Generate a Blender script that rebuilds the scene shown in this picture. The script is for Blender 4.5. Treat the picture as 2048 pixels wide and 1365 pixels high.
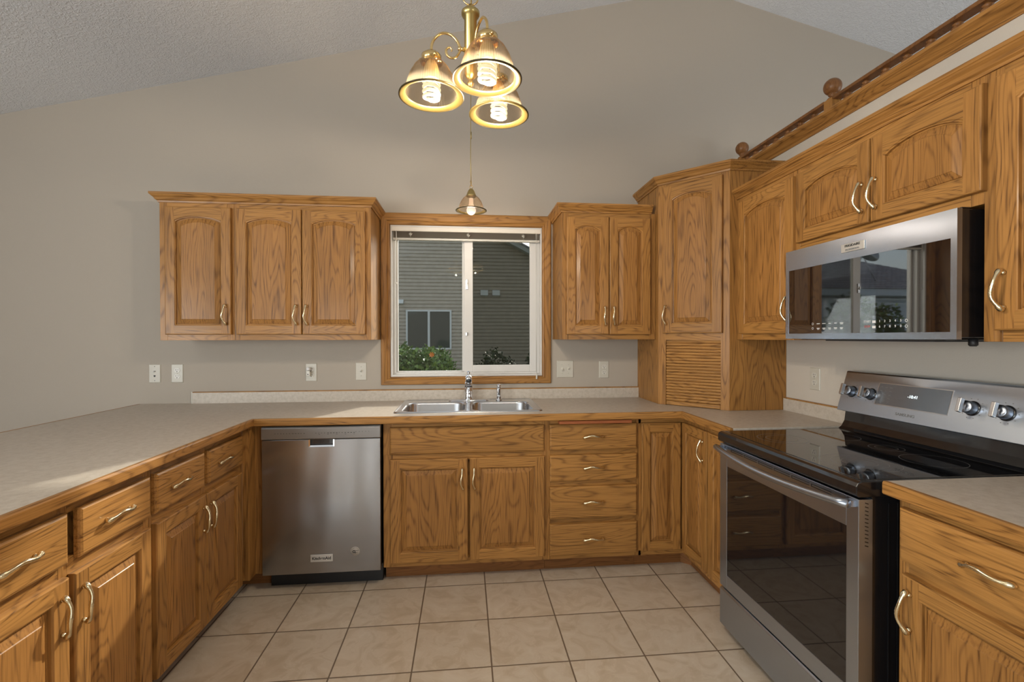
import bpy, bmesh, math, random
from mathutils import Vector, Matrix
PI = math.pi
random.seed(7)
sc = bpy.context.scene
for o in list(bpy.data.objects): bpy.data.objects.remove(o)
COL = sc.collection

# ------------------------------------------------------------------ camera
cam_d = bpy.data.cameras.new('camera'); cam = bpy.data.objects.new('camera', cam_d); COL.objects.link(cam)
cam_d.sensor_width = 36.0; cam_d.lens = 36.0 * 940.73 / 2048.0; cam_d.clip_start = 0.05
cam.matrix_world = (Matrix.Translation((0.1911, -3.1965, 1.338)) @ Matrix.Rotation(-0.0995, 4, 'Z')
                    @ Matrix.Rotation(PI / 2 - 0.0081, 4, 'X') @ Matrix.Rotation(-0.0014, 4, 'Z'))
sc.camera = cam

# ------------------------------------------------------------------ world, sun, daylight, exposure
sc.view_settings.view_transform = 'Standard'; sc.view_settings.look = 'None'
sc.view_settings.gamma = 1.0; sc.view_settings.exposure = 0.18; sc.view_settings.use_curve_mapping = False
SKY_STRENGTH = 0.30
SUN_STRENGTH = 4.2
DAYLIGHT = 0.84           # scale of the added daylight lamps
BULB = 11.0               # watts of each chandelier bulb lamp
w = bpy.data.worlds.new('sky'); sc.world = w; w.use_nodes = True
nt = w.node_tree; nt.nodes.clear()
sky = nt.nodes.new('ShaderNodeTexSky'); sky.sky_type = 'NISHITA'; sky.sun_disc = False
sky.sun_elevation = math.radians(28); sky.sun_rotation = math.radians(26); sky.air_density = 1.0; sky.dust_density = 2.0
hsv = nt.nodes.new('ShaderNodeHueSaturation'); hsv.inputs['Saturation'].default_value = 0.55
bg = nt.nodes.new('ShaderNodeBackground'); bg.inputs['Strength'].default_value = SKY_STRENGTH
wo = nt.nodes.new('ShaderNodeOutputWorld')
nt.links.new(sky.outputs[0], hsv.inputs['Color']); nt.links.new(hsv.outputs[0], bg.inputs['Color']); nt.links.new(bg.outputs[0], wo.inputs[0])
sl = bpy.data.lights.new('sun', 'SUN'); sl.energy = SUN_STRENGTH; sl.angle = math.radians(1.6); sl.color = (1.0, 0.93, 0.84)
so = bpy.data.objects.new('sun', sl); COL.objects.link(so)
so.rotation_euler = Vector((0.48, 1.0, 0.60)).to_track_quat('Z', 'Y').to_euler(); so.location = (6, 10, 8)

def area(name, loc, direction, sx, sy, energy, color=(1, 1, 1)):
    l = bpy.data.lights.new(name, 'AREA'); l.shape = 'RECTANGLE'; l.size = sx; l.size_y = sy; l.energy = energy; l.color = color
    o = bpy.data.objects.new(name, l); COL.objects.link(o); o.location = loc
    o.rotation_euler = Vector(direction).to_track_quat('-Z', 'Y').to_euler()
    return o
# daylight by area lamps added at unseen openings, tilted up to brighten the ceiling
area('fill_patio_door', (-2.6, -7.2, 1.25), (0.1, 1, 0.60), 1.75, 2.0, 110 * DAYLIGHT, (0.96, 0.98, 1.0))
area('fill_rear_window', (3.1, -7.2, 1.75), (-0.35, 1, 0.60), 1.6, 1.5, 60 * DAYLIGHT, (0.97, 0.98, 1.0))
area('fill_left_window', (-3.95, -4.4, 1.45), (1, 0.15, 0.60), 1.7, 1.5, 200 * DAYLIGHT, (0.95, 0.98, 1.0))
area('fill_next_room', (5.42, -2.2, 1.7), (-1, 0, 0.60), 2.2, 1.6, 55 * DAYLIGHT, (0.97, 0.98, 1.0))

# ------------------------------------------------------------------ node helpers and materials
def mat(name):
    m = bpy.data.materials.new(name); m.use_nodes = True
    n = m.node_tree; b = n.nodes['Principled BSDF']
    return m, n, b
def N(n, typ, **kw):
    x = n.nodes.new(typ)
    for k, v in kw.items():
        if hasattr(x, k): setattr(x, k, v)
        else: x.inputs[k].default_value = v
    return x
def L(n, a, b): n.links.new(a, b)
def setb(b, color=None, rough=None, metal=None, coat=None, spec=None, coat_r=None):
    if color is not None: b.inputs['Base Color'].default_value = (*color, 1)
    if rough is not None: b.inputs['Roughness'].default_value = rough
    if metal is not None: b.inputs['Metallic'].default_value = metal
    if coat is not None: b.inputs['Coat Weight'].default_value = coat
    if coat_r is not None: b.inputs['Coat Roughness'].default_value = coat_r
    if spec is not None: b.inputs['Specular IOR Level'].default_value = spec
def plain(name, color, rough=0.5, metal=0.0, **kw):
    m, n, b = mat(name); setb(b, color, rough, metal, **kw)
    return m
def bump(n, b, height, strength, dist=0.01):
    bp = N(n, 'ShaderNodeBump'); bp.inputs['Strength'].default_value = strength; bp.inputs['Distance'].default_value = dist
    L(n, height, bp.inputs['Height']); L(n, bp.outputs[0], b.inputs['Normal']); return bp
def mth(n, op, a, bv=None, clamp=False):
    x = n.nodes.new('ShaderNodeMath'); x.operation = op; x.use_clamp = clamp
    for i, v in enumerate((a, bv)):
        if v is None: continue
        if isinstance(v, (int, float)): x.inputs[i].default_value = v
        else: L(n, v, x.inputs[i])
    return x.outputs[0]
def ramp(n, fac, stops):
    r = n.nodes.new('ShaderNodeValToRGB'); e = r.color_ramp.elements
    while len(e) > 1: e.remove(e[0])
    e[0].position = stops[0][0]; e[0].color = (*stops[0][1], 1)
    for p, c in stops[1:]:
        q = e.new(p); q.color = (*c, 1)
    L(n, fac, r.inputs[0]); return r.outputs[0]

def oak(name, axis, light=(0.385, 0.182, 0.048), dark=(0.085, 0.032, 0.008), scale=1.0, shift=0.0):
    """Stained oak with cathedral figure; the grain runs along the object's own AXIS."""
    m, n, b = mat(name)
    tc = N(n, 'ShaderNodeTexCoord'); oi = N(n, 'ShaderNodeObjectInfo')
    off = N(n, 'ShaderNodeVectorMath', operation='SCALE'); off.inputs[0].default_value = (31.0, 17.0, 23.0); L(n, mth(n, 'ADD', oi.outputs['Random'], shift), off.inputs['Scale'])
    add = N(n, 'ShaderNodeVectorMath', operation='ADD'); L(n, tc.outputs['Object'], add.inputs[0]); L(n, off.outputs[0], add.inputs[1])
    def mapped(s_across, s_along, dk=0.3):
        mp = N(n, 'ShaderNodeMapping')
        mp.inputs['Scale'].default_value = {'x': (s_along, s_across * dk, s_across), 'y': (s_across * dk, s_along, s_across), 'z': (s_across, s_across * dk, s_along)}[axis]
        L(n, add.outputs[0], mp.inputs['Vector']); return mp.outputs[0]
    n1 = N(n, 'ShaderNodeTexNoise'); n1.inputs['Scale'].default_value = 1.0; n1.inputs['Detail'].default_value = 2.2; n1.inputs['Roughness'].default_value = 0.42
    n1.inputs['Distortion'].default_value = 0.25; L(n, mapped(7.4 * scale, 0.85 * scale), n1.inputs['Vector'])
    ph = mth(n, 'MULTIPLY', n1.outputs['Fac'], 165.0)
    s = mth(n, 'SINE', ph)
    rings = mth(n, 'MULTIPLY_ADD', s, 0.5); n.nodes[-1].inputs[2].default_value = 0.5
    rp = mth(n, 'POWER', rings, 4.2)
    n2 = N(n, 'ShaderNodeTexNoise'); n2.inputs['Scale'].default_value = 1.0; n2.inputs['Detail'].default_value = 3.0; L(n, mapped(230.0, 7.0, 1.0), n2.inputs['Vector'])
    pores = ramp(n, n2.outputs['Fac'], [(0.46, (0, 0, 0)), (0.66, (1, 1, 1))])
    n3 = N(n, 'ShaderNodeTexNoise'); n3.inputs['Scale'].default_value = 1.0; n3.inputs['Detail'].default_value = 2.0; L(n, mapped(9.0, 1.2), n3.inputs['Vector'])
    f = mth(n, 'MULTIPLY', rp, 0.34)
    f2 = mth(n, 'MULTIPLY', pores, mth(n, 'MULTIPLY_ADD', rp, 0.22)); n.nodes[-2].inputs[2].default_value = 0.30
    fac = mth(n, 'ADD', f, f2, True)
    mx = N(n, 'ShaderNodeMix', data_type='RGBA'); mx.inputs['A'].default_value = (*light, 1); mx.inputs['B'].default_value = (*dark, 1)
    L(n, fac, mx.inputs['Factor'])
    hs = N(n, 'ShaderNodeHueSaturation'); L(n, mx.outputs['Result'], hs.inputs['Color'])
    v = mth(n, 'MULTIPLY_ADD', n3.outputs['Fac'], 0.5); n.nodes[-1].inputs[2].default_value = 0.66
    v2 = mth(n, 'MULTIPLY_ADD', oi.outputs['Random'], 0.16); n.nodes[-1].inputs[2].default_value = 0.95
    L(n, mth(n, 'MULTIPLY', v, v2), hs.inputs['Value'])
    L(n, hs.outputs[0], b.inputs['Base Color'])
    setb(b, None, 0.45, 0, coat=0.14, coat_r=0.18, spec=0.22)
    bump(n, b, mth(n, 'MULTIPLY', fac, -1.0), 0.12, 0.0015)
    return m
OZ = oak('oak_upright_grain', 'z'); OX = oak('oak_level_grain', 'x', (0.41, 0.198, 0.053), shift=.37); OP = oak('oak_panel_board', 'z', (0.365, 0.168, 0.044), shift=1.71); OY = oak('oak_level_grain_across', 'y')
OD = oak('oak_dark_upright', 'z', (0.33, 0.145, 0.045), (0.14, 0.05, 0.014))
OWALN = oak('oak_turned', 'z', (0.24, 0.105, 0.035), (0.11, 0.042, 0.014))
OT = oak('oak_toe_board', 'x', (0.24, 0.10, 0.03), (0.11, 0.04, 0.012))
CUTB = oak('cherry_board', 'x', (0.42, 0.13, 0.045), (0.30, 0.08, 0.03))

def wall_mat(name, col, bump_scale, bump_s, rough=0.85):
    m, n, b = mat(name); setb(b, col, rough, spec=0.25)
    tc = N(n, 'ShaderNodeTexCoord')
    nz = N(n, 'ShaderNodeTexNoise'); nz.inputs['Scale'].default_value = bump_scale; nz.inputs['Detail'].default_value = 3.0; L(n, tc.outputs['Object'], nz.inputs['Vector'])
    bump(n, b, nz.outputs['Fac'], bump_s, 0.004); return m
WALL = wall_mat('beige_wall_paint', (0.41, 0.362, 0.305), 160, 0.10)
CEIL = wall_mat('textured_ceiling_paint', (0.69, 0.71, 0.745), 60, 0.55, 0.8)
def ceil_fix():
    n = CEIL.node_tree; nz = [x for x in n.nodes if x.type == 'TEX_NOISE'][0]
    nz.inputs['Detail'].default_value = 2.0; nz.inputs['Distortion'].default_value = 1.2
    r = ramp(n, nz.outputs['Fac'], [(0.44, (0, 0, 0)), (0.62, (1, 1, 1))])
    bp = [x for x in n.nodes if x.type == 'BUMP'][0]; L(n, r, bp.inputs['Height'])
ceil_fix()
WHITE = plain('white_vinyl', (0.62, 0.60, 0.57), 0.35)
CREAM = plain('cream_plastic', (0.52, 0.49, 0.42), 0.35)
CREAM2 = plain('ivory_plastic', (0.60, 0.575, 0.51), 0.3)
BLIND = plain('ivory_blind', (0.72, 0.66, 0.57), 0.45)
BLACK = plain('black_enamel', (0.008, 0.008, 0.009), 0.22, coat=0.5, coat_r=0.05)
BLACKM = plain('black_matt', (0.012, 0.012, 0.013), 0.5)
DARKG = plain('dark_grey_plastic', (0.035, 0.035, 0.036), 0.4)
GLASSB = plain('black_oven_glass', (0.006, 0.006, 0.007), 0.03, spec=0.9)
COOK = plain('black_ceramic_glass', (0.006, 0.006, 0.007), 0.03); COOK.node_tree.nodes['Principled BSDF'].inputs['IOR'].default_value = 1.85
RING = plain('grey_burner_print', (0.22, 0.22, 0.225), 0.25)
INK = plain('dark_print', (0.03, 0.03, 0.03), 0.6)
INKW = plain('white_print', (0.75, 0.75, 0.75), 0.5)
INKR = plain('red_print', (0.45, 0.05, 0.04), 0.5)
INKG = plain('grey_print', (0.20, 0.20, 0.20), 0.5)
CHROME = plain('chrome', (0.78, 0.80, 0.83), 0.06, 1.0)
BRASS = plain('polished_brass', (0.85, 0.62, 0.28), 0.15, 1.0)
BRASSP = plain('satin_brass', (0.55, 0.42, 0.17), 0.32, 1.0)
RIMB = plain('gold_rim', (0.055, 0.038, 0.010), 0.30, 0.15)
HBRASS = plain('antique_bright_brass', (0.82, 0.70, 0.46), 0.24, 1.0)
ALU = plain('brushed_aluminium', (0.55, 0.55, 0.55), 0.3, 1.0)
SILV = plain('silver_badge', (0.66, 0.65, 0.62), 0.35, 0.7)
STICK = plain('grey_sticker', (0.42, 0.38, 0.33), 0.5)
ORANGE = plain('orange_petal', (0.8, 0.22, 0.03), 0.6)

def stainless(name, col=(0.52, 0.51, 0.50), rough=0.28, wav=0.0, rot=0.0, aniso=0.75):
    m, n, b = mat(name); setb(b, col, rough, 1.0)
    b.inputs['Anisotropic'].default_value = aniso; b.inputs['Anisotropic Rotation'].default_value = rot
    tc = N(n, 'ShaderNodeTexCoord'); mp = N(n, 'ShaderNodeMapping'); mp.inputs['Scale'].default_value = (12, 12, 500)
    L(n, tc.outputs['Object'], mp.inputs['Vector'])
    nz = N(n, 'ShaderNodeTexNoise'); nz.inputs['Scale'].default_value = 1.0; nz.inputs['Detail'].default_value = 2; L(n, mp.outputs[0], nz.inputs['Vector'])
    if wav:
        mp2 = N(n, 'ShaderNodeMapping'); mp2.inputs['Scale'].default_value = (5.0, 5.0, 1.6); L(n, tc.outputs['Object'], mp2.inputs['Vector'])
        w2 = N(n, 'ShaderNodeTexNoise'); w2.inputs['Scale'].default_value = 1.0; w2.inputs['Detail'].default_value = 1.0; L(n, mp2.outputs[0], w2.inputs['Vector'])
        bump(n, b, w2.outputs['Fac'], 1.0, wav)
    return m
SS = stainless('stainless_steel', (0.42, 0.47, 0.55), 0.30)
SSD = stainless('stainless_steel_door', (0.36, 0.36, 0.365), 0.20, 0.010)
SSK = stainless('stainless_sink', (0.62, 0.64, 0.67), 0.22, 0, 0, 0.3)

def glass_mat(name, tint=(0.95, 0.97, 0.96), gloss=1.0):
    m = bpy.data.materials.new(name); m.use_nodes = True; n = m.node_tree; n.nodes.clear()
    out = N(n, 'ShaderNodeOutputMaterial'); mx = N(n, 'ShaderNodeMixShader'); t = N(n, 'ShaderNodeBsdfTransparent'); t.inputs[0].default_value = (*tint, 1)
    g = N(n, 'ShaderNodeBsdfGlossy'); g.inputs['Roughness'].default_value = 0.0; fr = N(n, 'ShaderNodeFresnel'); ge = N(n, 'ShaderNodeNewGeometry'); L(n, mth(n, 'MULTIPLY_ADD', ge.outputs['Backfacing'], 1 / 1.5 - 1.5), fr.inputs['IOR']); n.nodes[-1].inputs[2].default_value = 1.5
    f = mth(n, 'MULTIPLY', fr.outputs[0], gloss)
    L(n, f, mx.inputs[0]); L(n, t.outputs[0], mx.inputs[1]); L(n, g.outputs[0], mx.inputs[2]); L(n, mx.outputs[0], out.inputs[0]); return m
PANE = glass_mat('window_glass'); PANED = glass_mat('window_glass_screened', (0.62, 0.63, 0.60))
def ribbed():
    m = bpy.data.materials.new('ribbed_clear_glass'); m.use_nodes = True; n = m.node_tree; n.nodes.clear()
    out = N(n, 'ShaderNodeOutputMaterial'); t = N(n, 'ShaderNodeBsdfTransparent'); t.inputs[0].default_value = (0.80, 0.70, 0.57, 1)
    g = N(n, 'ShaderNodeBsdfGlossy'); g.inputs['Roughness'].default_value = 0.12; g.inputs['Color'].default_value = (0.9, 0.85, 0.75, 1)
    tr = N(n, 'ShaderNodeBsdfTranslucent'); tr.inputs['Color'].default_value = (0.85, 0.72, 0.52, 1)
    lw = N(n, 'ShaderNodeLayerWeight'); lw.inputs['Blend'].default_value = 0.35
    m1 = N(n, 'ShaderNodeMixShader'); m1.inputs[0].default_value = 0.055; L(n, t.outputs[0], m1.inputs[1]); L(n, tr.outputs[0], m1.inputs[2])
    m2 = N(n, 'ShaderNodeMixShader'); L(n, mth(n, 'MULTIPLY', lw.outputs['Facing'], 0.6), m2.inputs[0]); L(n, m1.outputs[0], m2.inputs[1]); L(n, g.outputs[0], m2.inputs[2])
    L(n, m2.outputs[0], out.inputs[0]); return m
RIB = ribbed()
def emis(name, col, s):
    m, n, b = mat(name); setb(b, (0.22, 0.20, 0.16), 0.5); b.inputs['Emission Color'].default_value = (*col, 1); b.inputs['Emission Strength'].default_value = s; return m
TUBE = emis('glowing_fluorescent_tube', (1.0, 0.86, 0.50), 0.65)
GLOBE = emis('glowing_frosted_bulb', (1.0, 0.72, 0.55), 0.9)
DIGIT = emis('glowing_clock_digits', (0.8, 0.95, 1.0), 1.5)

def laminate():
    m, n, b = mat('beige_laminate'); tc = N(n, 'ShaderNodeTexCoord')
    a = N(n, 'ShaderNodeTexNoise'); a.inputs['Scale'].default_value = 45; a.inputs['Detail'].default_value = 6; a.inputs['Roughness'].default_value = 0.7; L(n, tc.outputs['Object'], a.inputs['Vector'])
    c = ramp(n, a.outputs['Fac'], [(0.3, (0.41, 0.35, 0.285)), (0.52, (0.495, 0.435, 0.365)), (0.72, (0.55, 0.49, 0.425))])
    L(n, c, b.inputs['Base Color']); setb(b, None, 0.38, spec=0.45); return m
LAM = laminate()
def tile_floor():
    m, n, b = mat('beige_marbled_tile'); tc = N(n, 'ShaderNodeTexCoord'); sp = N(n, 'ShaderNodeSeparateXYZ'); L(n, tc.outputs['Object'], sp.inputs[0])
    T = 0.3212
    def cell(o, off):
        u = mth(n, 'DIVIDE', mth(n, 'SUBTRACT', o, off), T); fl = mth(n, 'FLOOR', u); fr = mth(n, 'SUBTRACT', u, fl)
        d = mth(n, 'MINIMUM', fr, mth(n, 'SUBTRACT', 1.0, fr)); return fl, d
    fx, dx = cell(sp.outputs['X'], 0.2967); fy, dy = cell(sp.outputs['Y'], -0.9775)
    d = mth(n, 'MULTIPLY', mth(n, 'MINIMUM', dx, dy), T)
    g = N(n, 'ShaderNodeMapRange'); g.inputs['From Min'].default_value = 0.0018; g.inputs['From Max'].default_value = 0.0042; L(n, d, g.inputs['Value'])
    cid = N(n, 'ShaderNodeCombineXYZ'); L(n, fx, cid.inputs[0]); L(n, fy, cid.inputs[1])
    wn = N(n, 'ShaderNodeTexWhiteNoise'); L(n, cid.outputs[0], wn.inputs['Vector'])
    sc_ = N(n, 'ShaderNodeVectorMath', operation='SCALE'); L(n, wn.outputs['Color'], sc_.inputs[0]); sc_.inputs['Scale'].default_value = 20.0
    ad = N(n, 'ShaderNodeVectorMath', operation='ADD'); L(n, tc.outputs['Object'], ad.inputs[0]); L(n, sc_.outputs[0], ad.inputs[1])
    a = N(n, 'ShaderNodeTexNoise'); a.inputs['Scale'].default_value = 9; a.inputs['Detail'].default_value = 5; a.inputs['Distortion'].default_value = 1.6; L(n, ad.outputs[0], a.inputs['Vector'])
    v = mth(n, 'ABSOLUTE', mth(n, 'SUBTRACT', a.outputs['Fac'], 0.5))
    vein = ramp(n, v, [(0.0, (1, 1, 1)), (0.022, (0, 0, 0))])
    c = ramp(n, a.outputs['Fac'], [(0.3, (0.47, 0.375, 0.27)), (0.5, (0.54, 0.445, 0.335)), (0.7, (0.59, 0.505, 0.40))])
    m0 = N(n, 'ShaderNodeMix', data_type='RGBA'); L(n, mth(n, 'MULTIPLY', vein, 0.30), m0.inputs['Factor']); L(n, c, m0.inputs['A']); m0.inputs['B'].default_value = (0.64, 0.56, 0.47, 1)
    hs = N(n, 'ShaderNodeHueSaturation'); L(n, m0.outputs['Result'], hs.inputs['Color'])
    vv = mth(n, 'MULTIPLY_ADD', wn.outputs['Value'], 0.10); n.nodes[-1].inputs[2].default_value = 0.95; L(n, vv, hs.inputs['Value'])
    m1 = N(n, 'ShaderNodeMix', data_type='RGBA'); L(n, g.outputs[0], m1.inputs['Factor']); m1.inputs['A'].default_value = (0.15, 0.105, 0.07, 1); L(n, hs.outputs[0], m1.inputs['B'])
    L(n, m1.outputs['Result'], b.inputs['Base Color'])
    setb(b, None, 0.34, spec=0.45)
    h = mth(n, 'ADD', g.outputs[0], mth(n, 'MULTIPLY', a.outputs['Fac'], 0.8)); bump(n, b, h, 0.35, 0.003); return m
TILE = tile_floor()
def siding_mat(name, col):
    m, n, b = mat(name); tc = N(n, 'ShaderNodeTexCoord'); a = N(n, 'ShaderNodeTexNoise'); a.inputs['Scale'].default_value = 6; L(n, tc.outputs['Object'], a.inputs['Vector'])
    c = ramp(n, a.outputs['Fac'], [(0.3, tuple(x * 0.92 for x in col)), (0.7, tuple(x * 1.08 for x in col))]); L(n, c, b.inputs['Base Color']); setb(b, None, 0.6); return m
SIDING = siding_mat('taupe_vinyl_siding', (0.34, 0.285, 0.215)); SIDING2 = siding_mat('blue_grey_siding', (0.62, 0.68, 0.74))
TRIMG = plain('grey_white_trim', (0.50, 0.50, 0.47), 0.5); SOFF = plain('painted_fascia', (0.36, 0.36, 0.33), 0.6)
def shingle():
    m, n, b = mat('brown_shingles'); tc = N(n, 'ShaderNodeTexCoord'); br = N(n, 'ShaderNodeTexBrick'); br.inputs['Scale'].default_value = 3.0
    br.inputs['Color1'].default_value = (0.26, 0.25, 0.27, 1); br.inputs['Color2'].default_value = (0.38, 0.36, 0.38, 1); br.inputs['Mortar'].default_value = (0.03, 0.03, 0.03, 1)
    L(n, tc.outputs['Object'], br.inputs['Vector']); L(n, br.outputs[0], b.inputs['Base Color']); setb(b, None, 0.9); return m
SHING = shingle()
def leafm(name, c1, c2):
    m, n, b = mat(name); g = N(n, 'ShaderNodeNewGeometry'); c = ramp(n, g.outputs['Random Per Island'], [(0.0, c1), (1.0, c2)]); L(n, c, b.inputs['Base Color']); setb(b, None, 0.55); return m
LEAF = leafm('green_leaves', (0.03, 0.07, 0.012), (0.16, 0.26, 0.05)); LEAFD = leafm('dark_green_leaves', (0.015, 0.03, 0.01), (0.06, 0.10, 0.03)); LEAFT = leafm('tree_leaves', (0.05, 0.09, 0.03), (0.20, 0.27, 0.10))
BARK = plain('bark', (0.10, 0.07, 0.05), 0.9)
def grassm():
    m, n, b = mat('lawn_grass'); tc = N(n, 'ShaderNodeTexCoord'); a = N(n, 'ShaderNodeTexNoise'); a.inputs['Scale'].default_value = 12; a.inputs['Detail'].default_value = 5; L(n, tc.outputs['Object'], a.inputs['Vector'])
    L(n, ramp(n, a.outputs['Fac'], [(0.3, (0.03, 0.055, 0.015)), (0.7, (0.10, 0.14, 0.05))]), b.inputs['Base Color']); setb(b, None, 0.9); return m
LAWN = grassm()

# ------------------------------------------------------------------ mesh builder
class MB:
    def __init__(s): s.v = []; s.f = []; s.m = []; s.sm = []
    def add(s, vs, fs, m=0, sm=False):
        k = len(s.v); s.v += [tuple(p) for p in vs]
        for f in fs: s.f.append([i + k for i in f]); s.m.append(m); s.sm.append(sm)
    def box(s, x0, x1, y0, y1, z0, z1, m=0):
        if x0 > x1: x0, x1 = x1, x0
        if y0 > y1: y0, y1 = y1, y0
        if z0 > z1: z0, z1 = z1, z0
        s.add([(x0, y0, z0), (x1, y0, z0), (x1, y1, z0), (x0, y1, z0), (x0, y0, z1), (x1, y0, z1), (x1, y1, z1), (x0, y1, z1)],
              [(0, 3, 2, 1), (4, 5, 6, 7), (0, 1, 5, 4), (1, 2, 6, 5), (2, 3, 7, 6), (3, 0, 4, 7)], m)
        return s
    def lathe(s, prof, seg=32, c=(0, 0, 0), m=0, sm=True, mod=None, closed=True, M=None):
        vs = []
        for (r, z) in prof:
            for i in range(seg):
                a = 2 * PI * i / seg; rr = r * (1 + (mod(i) if mod else 0))
                p = Vector((rr * math.cos(a), rr * math.sin(a), z))
                if M is not None: p = M @ p
                vs.append((p.x + c[0], p.y + c[1], p.z + c[2]))
        fs = []
        for j in range(len(prof) - 1):
            for i in range(seg):
                i2 = (i + 1) % seg; fs.append((j * seg + i, j * seg + i2, (j + 1) * seg + i2, (j + 1) * seg + i))
        if closed:
            if prof[0][0] > 1e-6: fs.append(tuple(range(seg))[::-1])
            if prof[-1][0] > 1e-6: fs.append(tuple((len(prof) - 1) * seg + i for i in range(seg)))
        s.add(vs, fs, m, sm); return s
    def tube(s, pts, r, seg=12, m=0, sm=True, cap=True, flat=None, closed=False):
        pts = [Vector(p) for p in pts]; n = len(pts)
        R = r if isinstance(r, (list, tuple)) else [r] * n
        T = []
        for i in range(n):
            if closed: t = pts[(i + 1) % n] - pts[i - 1]
            else: t = pts[min(i + 1, n - 1)] - pts[max(i - 1, 0)]
            T.append(t.normalized())
        up = Vector((0, 0, 1)) if abs(T[0].z) < 0.9 else Vector((1, 0, 0))
        u = T[0].cross(up).normalized(); vs = []
        for i in range(n):
            u = (u - T[i] * u.dot(T[i])).normalized(); vv = T[i].cross(u)
            for k in range(seg):
                a = 2 * PI * k / seg; vs.append(pts[i] + (u * math.cos(a) + vv * math.sin(a)) * R[i])
        fs = []
        for i in range(n if closed else n - 1):
            j = (i + 1) % n
            for k in range(seg):
                k2 = (k + 1) % seg; fs.append((i * seg + k, i * seg + k2, j * seg + k2, j * seg + k))
        if cap and not closed:
            fs.append(tuple(range(seg))[::-1]); fs.append(tuple((n - 1) * seg + k for k in range(seg)))
        s.add(vs, fs, m, sm); return s
    def prism(s, poly, z0, z1, m=0, mtop=None):
        n = len(poly); vs = [(x, y, z0) for x, y in poly] + [(x, y, z1) for x, y in poly]
        s.add(vs, [tuple((i, (i + 1) % n, (i + 1) % n + n, i + n)) for i in range(n)] + [tuple(range(n))[::-1]], m)
        s.add([(x, y, z1) for x, y in poly], [tuple(range(n))], m if mtop is None else mtop); return s
    def yprism(s, poly, y0, y1, m=0):
        n = len(poly); vs = [(x, y0, z) for x, z in poly] + [(x, y1, z) for x, z in poly]
        s.add(vs, [tuple((i, (i + 1) % n, (i + 1) % n + n, i + n)) for i in range(n)] + [tuple(range(n))[::-1], tuple(range(n, 2 * n))], m); return s
    def xprism(s, prof, x0, x1, m=0):
        """profile of (y, z) points run along x"""
        n = len(prof); vs = [(x0, y, z) for y, z in prof] + [(x1, y, z) for y, z in prof]
        s.add(vs, [tuple((i, (i + 1) % n, (i + 1) % n + n, i + n)) for i in range(n)] + [tuple(range(n))[::-1], tuple(range(n, 2 * n))], m); return s
    def sweep(s, path, prof, mats=(0, 1), closed_ends=True):
        """moulding: PROF (out, z) carried along the xy PATH, out = to the right of travel, mitred at the corners"""
        P = [Vector((x, y)) for x, y in path]; n = len(P); k = len(prof); offs = []
        for i in range(n):
            ds = []
            if i > 0: ds.append((P[i] - P[i - 1]).normalized())
            if i < n - 1: ds.append((P[i + 1] - P[i]).normalized())
            ns = [Vector((d.y, -d.x)) for d in ds]
            if len(ns) == 1: offs.append(ns[0])
            else:
                b = (ns[0] + ns[1]).normalized(); offs.append(b / max(b.dot(ns[0]), 0.2))
        for i in range(n - 1):
            d = P[i + 1] - P[i]; m = mats[0] if abs(d.x) >= abs(d.y) else mats[1]
            vs = [(P[q].x + offs[q].x * o, P[q].y + offs[q].y * o, z) for q in (i, i + 1) for o, z in prof]
            fs = [(a, (a + 1) % k, (a + 1) % k + k, a + k) for a in range(k)]
            if i == 0: fs.append(tuple(range(k))[::-1])
            if i == n - 2: fs.append(tuple(range(k, 2 * k)))
            s.add(vs, fs, m)
        return s
    def build(s, name, mats, parent=None, loc=None, rot=None, bevel=0, label=None, seg=2, smooth_angle=None, merge=False):
        me = bpy.data.meshes.new(name); me.from_pydata(s.v, [], s.f)
        if not isinstance(mats, (list, tuple)): mats = [mats]
        for q in mats: me.materials.append(q)
        me.polygons.foreach_set('material_index', [min(x, len(mats) - 1) for x in s.m]); me.polygons.foreach_set('use_smooth', s.sm)
        bm = bmesh.new(); bm.from_mesh(me)
        if merge: bmesh.ops.remove_doubles(bm, verts=bm.verts, dist=1e-5)
        bmesh.ops.recalc_face_normals(bm, faces=bm.faces); bm.to_mesh(me); bm.free()
        o = bpy.data.objects.new(name, me); COL.objects.link(o)
        if parent is not None: o.parent = parent
        if loc is not None: o.location = loc
        if rot is not None: o.rotation_euler = rot
        if bevel:
            b = o.modifiers.new('bevel', 'BEVEL'); b.width = bevel; b.segments = seg; b.limit_method = 'ANGLE'; b.angle_limit = math.radians(40); b.harden_normals = False
        if label: o['label'] = label
        return o
def tag(o, label, cat, group=None, kind=None):
    o['label'] = label; o['category'] = cat
    if group: o['group'] = group
    if kind: o['kind'] = kind
    return o
def empty(name, loc=(0, 0, 0), rz=0.0):
    o = bpy.data.objects.new(name, None); COL.objects.link(o); o.location = loc; o.rotation_euler = (0, 0, rz); o.empty_display_size = 0.1; return o
def text(body, size, m, parent, loc, rot, name='lettering', ext=0.0004, bold=0.0, align='CENTER', sx=1.0):
    c = bpy.data.curves.new(name, 'FONT'); c.body = body; c.size = size; c.extrude = ext; c.offset = bold; c.align_x = align; c.align_y = 'CENTER'
    t = bpy.data.objects.new(name, c); COL.objects.link(t)
    dg = bpy.context.evaluated_depsgraph_get(); me = bpy.data.meshes.new_from_object(t.evaluated_get(dg)); bpy.data.objects.remove(t)
    o = bpy.data.objects.new(name, me); me.materials.clear(); me.materials.append(m); COL.objects.link(o)
    o.parent = parent; o.location = loc; o.rotation_euler = rot; o.scale = (sx, 1, 1); return o

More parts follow.
